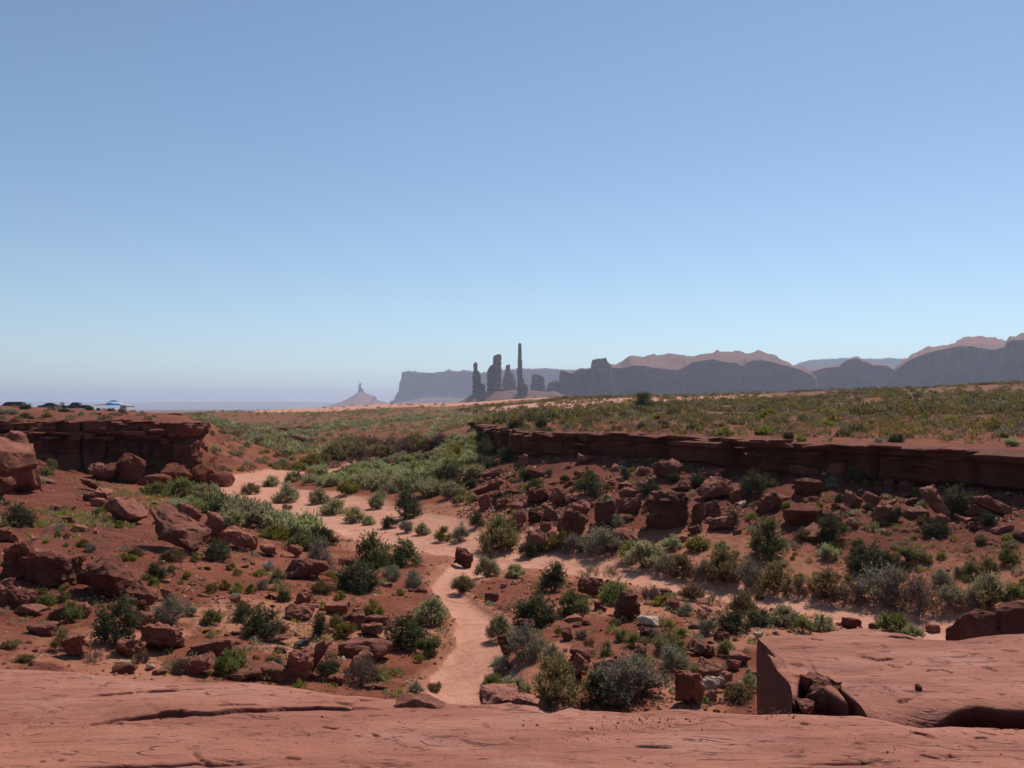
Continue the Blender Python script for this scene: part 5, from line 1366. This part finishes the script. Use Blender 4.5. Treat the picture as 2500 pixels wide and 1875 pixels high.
# left slope tufts, flat, rubble, sand
put(scatter(46, -60, 640, 17, 40, lambda px, py, d, bed, mr, ml, wd, x, R: low_ok(px, py, d, bed, mr, ml, wd, x, R) & (py > 1130), 1), [('yellow', 4), ('olive', 3), ('grey', 1), ('bright', 1)], (.16, .36), (.5, .9), 21, 'dotted over the red slope', 'small plants on the red slope')
put(scatter(70, 560, 1900, 16, 30, low_ok, 2), [('yellow', 2), ('olive', 3), ('grey', 3), ('bright', 1), ('dry', 1), ('straw', 1)], (.16, .36), (.5, 1.0), 22, 'dotted over the rocky flat', 'small plants on the rocky flat')
put(scatter(85, 1560, 2560, 22, 31, lambda px, py, d, bed, mr, ml, wd, x, R: low_ok(px, py, d, bed, mr, ml, wd, x, R) & (py > 1290) & (py < 1460), 3), [('olive', 4), ('yellow', 2), ('bright', 1), ('grey', 2)], (.14, .38), (.45, .8), 23, 'dotted over the open sand', 'small plants on the open sand')
put(scatter(70, 1050, 2560, 31, 60, lambda px, py, d, bed, mr, ml, wd, x, R: low_ok(px, py, d, bed, mr, ml, wd, x, R) & (py < 1300) & (py > 1100), 4), [('dark', 4), ('olive', 2), ('yellow', 2), ('grey', 1)], (.2, .55), (.5, .95), 24, 'dotted over the rubble slope', 'small plants on the rubble slope')
# continuous sage on the slope to the right of the far wash
put(scatter(230, 690, 1190, 46, 96, lambda px, py, d, bed, mr, ml, wd, x, R: low_ok(px, py, d, bed, mr, ml, wd, x, R) & (py < 1250) & (py > 1050) & (px > 620 + (1250 - py) * .55) & (R.uniform(0, 1, len(px)) < np.clip(1.25 - np.abs(px - (1170 - (py - 1050) * 1.7)) / 210, .12, 1)), 5), [('sage', 6), ('bright', 3), ('yellow', 1), ('green', 1)], (.7, 1.7), (.42, .62), 25, 'in the continuous cover of the sage slope', 'sagebrush covering the sage slope')
put(scatter(60, 340, 640, 40, 64, lambda px, py, d, bed, mr, ml, wd, x, R: low_ok(px, py, d, bed, mr, ml, wd, x, R) & (py > 1190) & (wd < 3.2) & (px > 380), 6), [('sage', 4), ('bright', 2), ('yellow', 1)], (.5, 1.1), (.45, .7), 26, 'in the dense strip inside the wash bend', 'sagebrush strip inside the wash bend')
put(scatter(110, 470, 900, 70, 190, lambda px, py, d, bed, mr, ml, wd, x, R: (bed < .1) & (ml < .2) & free(px, py) & (py > 1020), 7), [('olive', 4), ('sage', 2), ('grey', 3)], (.5, 1.4), (.4, .6), 27, 'scattered up the far valley', 'shrubs up the far valley')
put(scatter(60, 480, 720, 68, 110, lambda px, py, d, bed, mr, ml, wd, x, R: (bed < .1) & (ml < .2) & free(px, py) & (py > 1040), 10), [('olive', 3), ('yellow', 2), ('grey', 1)], (.4, .9), (.4, .6), 30, 'on the red slope behind the cliff nose', 'shrubs behind the cliff nose')
put(scatter(46, -60, 470, 64, 180, lambda px, py, d, bed, mr, ml, wd, x, R: (ml > .95) & free(px, py), 8), [('dark', 2), ('grey', 2), ('olive', 2), ('green', 1)], (.4, 1.0), (.5, .8), 28, 'scattered on the level ground above the cliff', 'shrubs above the crumbling cliff')
put(scatter(260, 1200, 2560, 36, 85, lambda px, py, d, bed, mr, ml, wd, x, R: (mr > .98) & free(px, py) & (py < 1092 - (2500 - px) * .022) & (R.uniform(0, 1, len(px)) < np.clip((1085 - py) / 55, .08, 1)), 9), [('dark', 3), ('olive', 4), ('grey', 2), ('yellow', 2), ('green', 2)], (.4, .95), (.45, .75), 29, 'scattered on the plain above the dark ledge', 'shrubs on the plain above the ledge')

keep = lambda px, py, d, bed, mr, ml, wd, x, R: (mr > .9) & (R.uniform(0, 1, len(px)) < np.where(line_dist(dune, [52, 62, 70, 72, 56, 36], x, d) < 1.0, .03, np.where(line_dist(dune2, [26, 30, 24, 26], x, d) < 1.0, .25, np.clip(.3 + 1.8 * n2(x, d, 16, 3, 61), .03, 1))))
scrub_mesh('far_scrub', scatter(5200, 900, 2600, 75, 340, keep, 31, 30), (.6, 1.5), 32, ['leaf_dark', 'leaf_olive', 'leaf_yellow', 'leaf_bright', 'leaf_grey', 'leaf_yellow', 'leaf_olive'], 'low green scrub covering the plain and dunes beyond the ledge')
keep2 = lambda px, py, d, bed, mr, ml, wd, x, R: (mr < .9) & (ml < .5) & (bed < .1) & (R.uniform(0, 1, len(px)) < np.where(line_dist(dune, [52, 62, 70, 72, 56, 36], x, d) < 1.0, .03, np.clip(.35 + 1.3 * n2(x, d, 20, 2, 62), .06, 1)))
scrub_mesh('far_scrub', scatter(2300, 440, 1250, 95, 480, keep2, 33, 30), (.6, 1.6), 34, ['leaf_olive', 'leaf_sage', 'leaf_olive', 'leaf_straw', 'leaf_grey', 'leaf_grey'], 'low olive scrub covering the far valley floor and slopes')
keep3 = lambda px, py, d, bed, mr, ml, wd, x, R: (mr > .98) & (py < 1090 - (2500 - px) * .02) & (R.uniform(0, 1, len(px)) < np.clip((1090 - py) / 60, .05, 1))
scrub_mesh('low_grass', scatter(1500, 1180, 2600, 36, 90, keep3, 35, 30), (.3, .7), 36, ['leaf_olive', 'leaf_yellow', 'leaf_straw', 'leaf_bright'], 'low yellow-green grass between the shrubs above the ledge', 30)
keep4 = lambda px, py, d, bed, mr, ml, wd, x, R: (mr < .01) & (ml < .01) & (bed < .05) & (R.uniform(0, 1, len(px)) < np.clip(.25 + 1.2 * n2(x, d, 3.0, 2, 63), .02, 1))
scrub_mesh('low_grass', scatter(1700, -80, 2600, 9.5, 60, keep4, 37, 30), (.10, .28), 38, ['leaf_olive', 'leaf_yellow', 'leaf_straw', 'leaf_grey'], 'tiny sparse tufts over the slopes around the wash', 24)
keep5 = lambda px, py, d, bed, mr, ml, wd, x, R: (mr < .01) & (ml < .01) & (bed < .05) & (px < 420) & (py > 1125) & (py < 1290) & (n2(x, d, 3.0, 2, 64) > -.05)
scrub_mesh('low_grass', scatter(420, -80, 420, 24, 52, keep5, 39, 60), (.22, .5), 40, ['leaf_olive', 'leaf_yellow', 'leaf_straw'], 'thin yellow grass under the crumbling cliff', 26)

# stones
protos = [rock_mesh('stone', 2000 + k, 1, R_, H_, b_, .08, m_, 0, 14, 1) for k, (R_, H_, b_, m_) in enumerate([(.8, .6, .5, 'rock'), (.9, .35, .5, 'rock'), (.7, .7, .3, 'rock'), (.8, .5, .6, 'rock_dark'), (.9, .3, .6, 'rock'), (.8, .6, .2, 'rock_dark'), (.75, .5, .7, 'rock')])]
pale = [rock_mesh('stone', 2050 + k, 1, .8, .5, .4, .08, 'rock_pale', 0, 14, 1) for k in range(2)]
def stones(pts, wr, seed, label, group, pal=0.0):
    R = random.Random(seed)
    for k, q_ in enumerate(pts):
        isp = R.random() < pal
        me = R.choice(pale if isp else protos)
        w = R.uniform(*wr) * (1 if R.random() < .75 else 1.5) * (.6 if isp else 1)
        o = link('stone', me, None, (q_[0], q_[1], q_[2] + .12 * w), (R.uniform(-.4, .4), R.uniform(-.4, .4), R.uniform(0, 6.28)), (w, w * R.uniform(.7, 1.2), w * R.uniform(.7, 1.2)))
        tag(o, ('pale ' if isp else 'loose red ') + label, 'stone', ('pale ' if isp else 'red ') + group)
stones(scatter(100, 1090, 2560, 30, 62, lambda px, py, d, bed, mr, ml, wd, x, R: low_ok(px, py, d, bed, mr, ml, wd, x, R) & (py < 1310) & (py > 1095), 51), (.2, .75), 52, 'stone in the rubble under the dark ledge', 'stones in the rubble', .08)
stones(scatter(80, 480, 1900, 16, 30, low_ok, 53), (.09, .30), 54, 'stone on the rocky flat below the slab', 'stones on the rocky flat', .10)
stones(scatter(50, -80, 620, 16, 46, low_ok, 55), (.09, .32), 56, 'stone on the red slope under the crumbling cliff', 'stones on the red slope', .10)
def pebbles(name, pts, wr, seed, label, mats):
    R = np.random.RandomState(seed)
    n_ = len(pts)
    base = np.array([[-.5, -.4, 0], [.5, -.35, 0], [.45, .4, 0], [-.4, .45, 0], [-.3, -.2, .5], [.3, -.25, .42], [.25, .25, .55], [-.25, .3, .45]])
    q4 = np.array([[0, 1, 5, 4], [1, 2, 6, 5], [2, 3, 7, 6], [3, 0, 4, 7], [4, 5, 6, 7]])
    w = R.uniform(*wr, n_) * np.where(R.uniform(size=n_) < .15, 2.0, 1.0); a_ = R.uniform(0, 6.28, n_)
    B = base[None] * (1 + .25 * R.normal(size=(n_, 8, 3)))
    X = B[..., 0] * np.cos(a_)[:, None] - B[..., 1] * np.sin(a_)[:, None] * .8; Y = B[..., 0] * np.sin(a_)[:, None] + B[..., 1] * np.cos(a_)[:, None] * .8
    v = pts[:, None, :] + np.stack([X, Y, B[..., 2] * .9 - .1], -1) * w[:, None, None]
    f = (np.arange(n_) * 8)[:, None, None] + q4[None]
    me = mesh_np(name, v.reshape(-1, 3), f.reshape(-1, 4), None, False)
    for m_ in mats: me.materials.append(M[m_])
    me.polygons.foreach_set('material_index', np.repeat(R.choice(len(mats), n_, p=[.5, .42, .08]), 5).astype(np.int32))
    return tag(link(name, me), label, kind='stuff')
gk = lambda px, py, d, bed, mr, ml, wd, x, R: (mr < .01) & (ml < .01) & (bed < .25) & (R.uniform(0, 1, len(px)) < np.clip(.3 + 1.4 * n2(x, d, 2.2, 3, 65), .03, 1))
pebbles('gravel', scatter(9500, -100, 2620, 9.5, 62, gk, 57, 30), (.025, .10), 58, 'loose red gravel over the slopes and flats', ['rock', 'rock_dark', 'rock_pale'])
gk2 = lambda px, py, d, bed, mr, ml, wd, x, R: (mr < .01) & (bed < .2) & (py < 1300) & (py > 1110) & (n2(x, d, 4.0, 2, 66) > -.25)
pebbles('gravel', scatter(6500, 1100, 2560, 30, 58, gk2, 59, 40), (.05, .16), 60, 'coarse gravel spread below the dark ledge', ['rock', 'rock_dark', 'rock_pale'])
# grit on the slab
R = np.random.RandomState(8)
gp = []
for (cx_, cy_, sx, sy, m_) in ((1600, 1765, 110, 16, 150), (1900, 1740, 60, 10, 40), (1450, 1790, 160, 30, 70), (700, 1790, 400, 40, 60), (2200, 1820, 200, 30, 50)):
    for _ in range(m_):
        q_ = sp(cx_ + R.normal() * sx * .6, cy_ + R.normal() * sy * .6)
        gp.append((q_[0], q_[1], 0))
gp = np.array(gp)
gp[:, 2] = CZ - S0 - SK * gp[:, 1] + relief(gp[:, 0], gp[:, 1], 42) + .001
pebbles('grit', gp, (.004, .009), 12, 'fine grit scattered on the pink sandstone slab', ['rock', 'rock_dark', 'rock_pale'])

# bleached dead branches
def branch(px, py, L_px, ang, seed, label):
    hp = first_hits([(px, py)])[0]; d = hp[1]; L = L_px / F * d
    R = np.random.RandomState(seed)
    e = link('dead_branch', None, None, tuple(hp + np.array([0, 0, .02])), (0, -math.radians(ang), R.uniform(-.4, .4)))
    t_ = np.linspace(0, 1, 7)
    main = np.stack([t_ * L, .05 * L * np.sin(t_ * 5 + seed), .06 * L * np.sin(t_ * 4)], 1)
    v, f = tubes([main], .016, .006, 5)
    link('stem', mesh_np('stem', v, f, M['deadwood_pale']), e)
    for k in range(3):
        b0 = main[2 + k]; b1 = b0 + np.array([.25 * L, R.uniform(-.12, .12) * L, R.uniform(.02, .16) * L])
        v, f = tubes([np.stack([b0, (b0 + b1) / 2 + .02 * L, b1])], .007, .002, 4)
        link('twig', mesh_np('twig', v, f, M['deadwood_pale']), e)
    tag(e, label, 'branch')
M['deadwood_pale'] = plain_mat('deadwood_pale', (.52, .45, .38), .95, .05)
branch(1440, 1652, 30, 55, 1, 'white dead branch leaning on the pale pink dome of rock')
branch(1700, 1628, 60, 8, 2, 'bleached dead branch lying above the split rock column')
branch(1822, 1540, 34, 4, 3, 'short bleached branch lying behind the sandstone block')
branch(430, 1640, 50, 10, 4, 'tangled dead branch at the slab edge near the bright grass-like bush')
branch(650, 1620, 46, 10, 5, 'dead branch on the flat beside the split upright boulder')
# ------------------------------------------------------------------ vehicles and vendor canopy on the level ground
M['paint_black'] = plain_mat('paint_black', (.022, .024, .03), .3, .5)
M['paint_blue'] = plain_mat('paint_blue', (.035, .075, .10), .3, .5)
M['paint_grey'] = plain_mat('paint_grey', (.16, .17, .18), .35, .5)
M['paint_white'] = plain_mat('paint_white', (.78, .78, .78), .4, .4)
M['teal'] = plain_mat('paint_teal', (.10, .27, .30), .5, .3)
M['glass'] = plain_mat('dark_glass', (.012, .014, .02), .08, .6)
M['rubber'] = plain_mat('rubber', (.02, .02, .02), .9, .1)
M['chrome'] = plain_mat('chrome', (.6, .6, .6), .2, .5, 1.0)
M['cloth_blue'] = plain_mat('cloth_blue', (.16, .42, .78), .8, .1)
M['cloth_white'] = plain_mat('cloth_white', (.75, .72, .72), .8, .1)
M['cloth_tan'] = plain_mat('cloth_tan', (.36, .27, .25), .8, .1)
M['red_light'] = plain_mat('red_light', (.4, .02, .02), .3, .4)

def extrude_profile(name, prof, width, mat, inset=.0, bevel=.04):
    """side outline (x,z) given width in y, upper points pulled in"""
    bm = bmesh.new()
    zmax = max(p_[1] for p_ in prof); zmin = min(p_[1] for p_ in prof)
    sides = []
    for s_ in (-1, 1):
        sides.append([bm.verts.new((x_, s_ * (width / 2 - inset * max(0, (z_ - .95)) / max(zmax - .95, .01)), z_)) for x_, z_ in prof])
    n_ = len(prof)
    bm.faces.new(sides[0]); bm.faces.new(sides[1][::-1])
    for i in range(n_):
        j = (i + 1) % n_
        bm.faces.new((sides[0][i], sides[1][i], sides[1][j], sides[0][j]))
    bmesh.ops.recalc_face_normals(bm, faces=bm.faces[:])
    if bevel: bmesh.ops.bevel(bm, geom=bm.edges[:], offset=bevel, segments=2, affect='EDGES')
    me = bpy.data.meshes.new(name); bm.to_mesh(me); bm.free(); me.materials.append(M[mat])
    return me
def box(name, x0, x1, y0, y1, z0, z1, mat, bevel=.0):
    bm = bmesh.new(); bmesh.ops.create_cube(bm, size=1)
    for v in bm.verts:
        v.co = Vector(((x0 + x1) / 2 + v.co.x * (x1 - x0), (y0 + y1) / 2 + v.co.y * (y1 - y0), (z0 + z1) / 2 + v.co.z * (z1 - z0)))
    if bevel: bmesh.ops.bevel(bm, geom=bm.edges[:], offset=bevel, segments=1, affect='EDGES')
    me = bpy.data.meshes.new(name); bm.to_mesh(me); bm.free(); me.materials.append(M[mat])
    return me
def cyl(name, r, w, mat, seg=20):
    bm = bmesh.new()
    bmesh.ops.create_cone(bm, cap_ends=True, segments=seg, radius1=r, radius2=r, depth=w)
    bmesh.ops.rotate(bm, verts=bm.verts[:], cent=(0, 0, 0), matrix=Matrix.Rotation(math.pi / 2, 3, 'X'))
    bmesh.ops.bevel(bm, geom=[e for e in bm.edges if len(e.link_faces) == 2 and e.calc_face_angle() > .8], offset=r * .1, segments=1, affect='EDGES')
    me = bpy.data.meshes.new(name); bm.to_mesh(me); bm.free(); me.materials.append(M[mat])
    return me
def vehicle(name, px, d, yaw, paint, prof, glass, width, wheels, wr_, label, cat, gapz=0.0):
    x_ = (px - 1250) / F * d
    g = float(ground(x_, d))
    e = link(name, None, None, (x_, d, g - gapz), (0, 0, math.radians(yaw)))
    link('body', extrude_profile('body', prof, width, paint, .16), e)
    for pr in glass:
        for s_ in (-1, 1):
            zt_ = max(p_[1] for p_ in pr)
            me = extrude_profile('window', pr, .03, 'glass', 0, .004)
            tilt_ = .16 * (sum(p_[1] for p_ in pr) / len(pr) - .95) / max(max(p_[1] for p_ in prof) - .95, .01)
            link('window', me, e, (0, s_ * (width / 2 - tilt_ + .004), 0))
    for wx in wheels:
        for s_ in (-1, 1):
            wv = link('wheel', cyl('wheel', wr_, .22, 'rubber'), e, (wx, s_ * (width / 2 - .08), wr_))
            link('rim', cyl('rim', wr_ * .6, .235, 'chrome', 16), wv)
    xs_ = [p_[0] for p_ in prof]
    for s_ in (-1, 1):
        link('headlight', box('headlight', min(xs_) - .01, min(xs_) + .06, s_ * width * .36 - .12, s_ * width * .36 + .12, .66, .8, 'chrome', .02), e)
        link('tail_light', box('tail_light', max(xs_) - .05, max(xs_) + .012, s_ * width * .40 - .07, s_ * width * .40 + .07, .72, .95, 'red_light', .02), e)
    return tag(e, label, cat)
VAN = [(-2.6, .35), (-2.62, .75), (-2.5, .98), (-1.75, 1.12), (-1.1, 1.72), (-.6, 1.86), (2.3, 1.88), (2.5, 1.6), (2.6, .9), (2.58, .35)]
VG = [[(-1.5, 1.15), (-1.0, 1.66), (-.75, 1.68), (-.75, 1.15)], [(-.62, 1.15), (-.62, 1.70), (.45, 1.72), (.45, 1.15)], [(.6, 1.15), (.6, 1.72), (2.25, 1.70), (2.35, 1.18)]]
vehicle('van', 30, 186, 4, 'paint_black', VAN, VG, 1.95, (-1.65, 1.65), .37, 'long dark van with a row of windows, partly behind shrubs', 'van', .55)
SED = [(-2.25, .3), (-2.28, .62), (-2.1, .82), (-1.1, .95), (-.45, 1.38), (.1, 1.46), (.75, 1.42), (1.5, 1.02), (2.15, .95), (2.25, .65), (2.22, .3)]
SG = [[(-.95, .98), (-.42, 1.33), (-.02, 1.37), (-.02, .98)], [(.08, .98), (.08, 1.37), (.65, 1.34), (1.2, 1.02)]]
vehicle('car', 121, 190, 10, 'paint_blue', SED, SG, 1.78, (-1.35, 1.4), .32, 'low dark blue car with a bright glint, sunk behind the rise', 'car', .15)
PICK = [(-2.75, .45), (-2.78, .9), (-2.6, 1.08), (-1.55, 1.15), (-.95, 1.78), (-.4, 1.86), (.45, 1.84), (.85, 1.20), (2.7, 1.18), (2.75, .45)]
PG = [[(-1.3, 1.2), (-.88, 1.70), (-.4, 1.74), (-.4, 1.2)], [(-.28, 1.2), (-.28, 1.74), (.38, 1.72), (.66, 1.24)]]
pk = vehicle('pickup_truck', 189, 200, 6, 'paint_black', PICK, PG, 1.95, (-1.75, 1.75), .40, 'black pickup truck with a white bed cover and an open front door', 'pickup truck')
link('bed_cover', box('bed_cover', .95, 2.72, -.9, .9, 1.19, 1.32, 'paint_white', .03), pk)
dr = link('door', extrude_profile('door', [(-.5, .5), (-.52, 1.15), (-.32, 1.80), (.18, 1.86), (.42, 1.7), (.5, 1.15), (.5, .5)], .08, 'paint_black', 0, .02), pk, (-2.95, -1.15, .02), (0, 0, math.radians(8)))
link('window', extrude_profile('window', [(-.36, 1.2), (-.2, 1.72), (.14, 1.76), (.32, 1.62), (.36, 1.2)], .10, 'cloth_white', 0, .005), dr)
# canopy
d_ = 205.0; x_ = (278 - 1250) / F * d_; g = float(ground(x_, d_))
e = link('vendor_canopy', None, None, (x_, d_, g), (0, 0, math.radians(12)), (1.05, 1.05, 1.0))
def pyramid(name, r0, z0, r1, z1, mat, th=.03):
    bm = bmesh.new()
    a = [bm.verts.new((sx * r0, sy * r0, z0)) for sx, sy in ((-1, -1), (1, -1), (1, 1), (-1, 1))]
    b = [bm.verts.new((sx * r1, sy * r1, z1)) for sx, sy in ((-1, -1), (1, -1), (1, 1), (-1, 1))]
    for i in range(4): bm.faces.new((a[i], a[(i + 1) % 4], b[(i + 1) % 4], b[i]))
    if r1 < .2: bm.faces.new(b)
    bmesh.ops.solidify(bm, geom=bm.faces[:], thickness=th)
    me = bpy.data.meshes.new(name); bm.to_mesh(me); bm.free(); me.materials.append(M[mat]); return me
rf = link('roof', pyramid('roof', 2.0, 1.95, .95, 2.55, 'cloth_white'), e)
link('vent_cap', pyramid('vent_cap', 1.05, 2.60, .05, 2.98, 'cloth_tan'), e)
fp = np.array([(-1.3, -2.04, 1.93), (1.7, -2.04, 1.93), (.95, -1.0, 2.60), (-.6, -1.0, 2.60)]); fp = np.vstack([fp, fp + np.array([0, .02, -.03])])
link('front_panel', mesh_np('front_panel', fp, np.array([[0, 1, 2, 3], [7, 6, 5, 4], [0, 4, 5, 1], [1, 5, 6, 2], [2, 6, 7, 3], [3, 7, 4, 0]]), M['cloth_blue'], False), e)
link('valance', box('valance', -1.7, 2.0, -2.03, -2.0, 1.72, 1.93, 'cloth_blue'), e)
for sx in (-1, 1):
    for sy in (-1, 1):
        link('leg', box('leg', sx * 1.95 - .03, sx * 1.95 + .03, sy * 1.95 - .03, sy * 1.95 + .03, -.1, 2.0, 'chrome'), e)
    wgn = link('side_awning', box('side_awning', -1.0, 1.0, -1.2, 1.2, -.03, .03, 'cloth_tan' if sx < 0 else 'cloth_white'), e, (sx * 2.95, 0, 1.82), (0, math.radians(8 * sx), 0))
tag(e, 'blue and white vendor canopy with a brown vent cap', 'canopy')
d_ = 200.0; x_ = (311 - 1250) / F * d_; g = float(ground(x_, d_))
e = link('camper_trailer', None, None, (x_, d_, g), (0, 0, math.radians(-10)))
link('body', box('body', -.85, .85, -1.6, 1.6, .35, 1.5, 'paint_white', .08), e)
for zz in (.62, .92):
    link('stripe', box('stripe', -.86, .86, -1.612, -1.59, zz, zz + .14, 'teal'), e)
link('window', box('window', -.6, .6, -1.612, -1.58, 1.12, 1.34, 'glass'), e)
link('roof', box('roof', -.95, .95, -1.75, 1.7, 1.5, 1.62, 'paint_white', .03), e)
for sx in (-1, 1):
    wv = link('wheel', cyl('wheel', .34, .2, 'rubber'), e, (sx * .72, .2, .34), (0, 0, math.radians(90)))
tag(e, 'small white trailer with teal stripes beside the vendor canopy', 'trailer')
# ------------------------------------------------------------------ haze
hz = 31500.0
bm = bmesh.new()
bmesh.ops.create_cube(bm, size=1.0)
zlo, zhi = CZ - 95.0, CZ + 440.0
for v in bm.verts:
    v.co = Vector((v.co.x * 2 * hz, v.co.y * (hz * 2), (v.co.z + .5) * (zhi - zlo) + zlo))
me = bpy.data.meshes.new('haze'); bm.to_mesh(me); bm.free()
hm = bpy.data.materials.new('haze'); hm.use_nodes = True
t = hm.node_tree; t.nodes.clear()
pv = t.nodes.new('ShaderNodeVolumePrincipled')
pv.inputs['Color'].default_value = (0.63, 0.72, 0.92, 1)
pv.inputs['Density'].default_value = 1.0e-4
pv.inputs['Anisotropy'].default_value = 0.25
ho = t.nodes.new('ShaderNodeOutputMaterial')
t.links.new(pv.outputs[0], ho.inputs['Volume'])
me.materials.append(hm)
tag(link('haze', me), 'pale blue desert haze filling the air', kind='stuff')
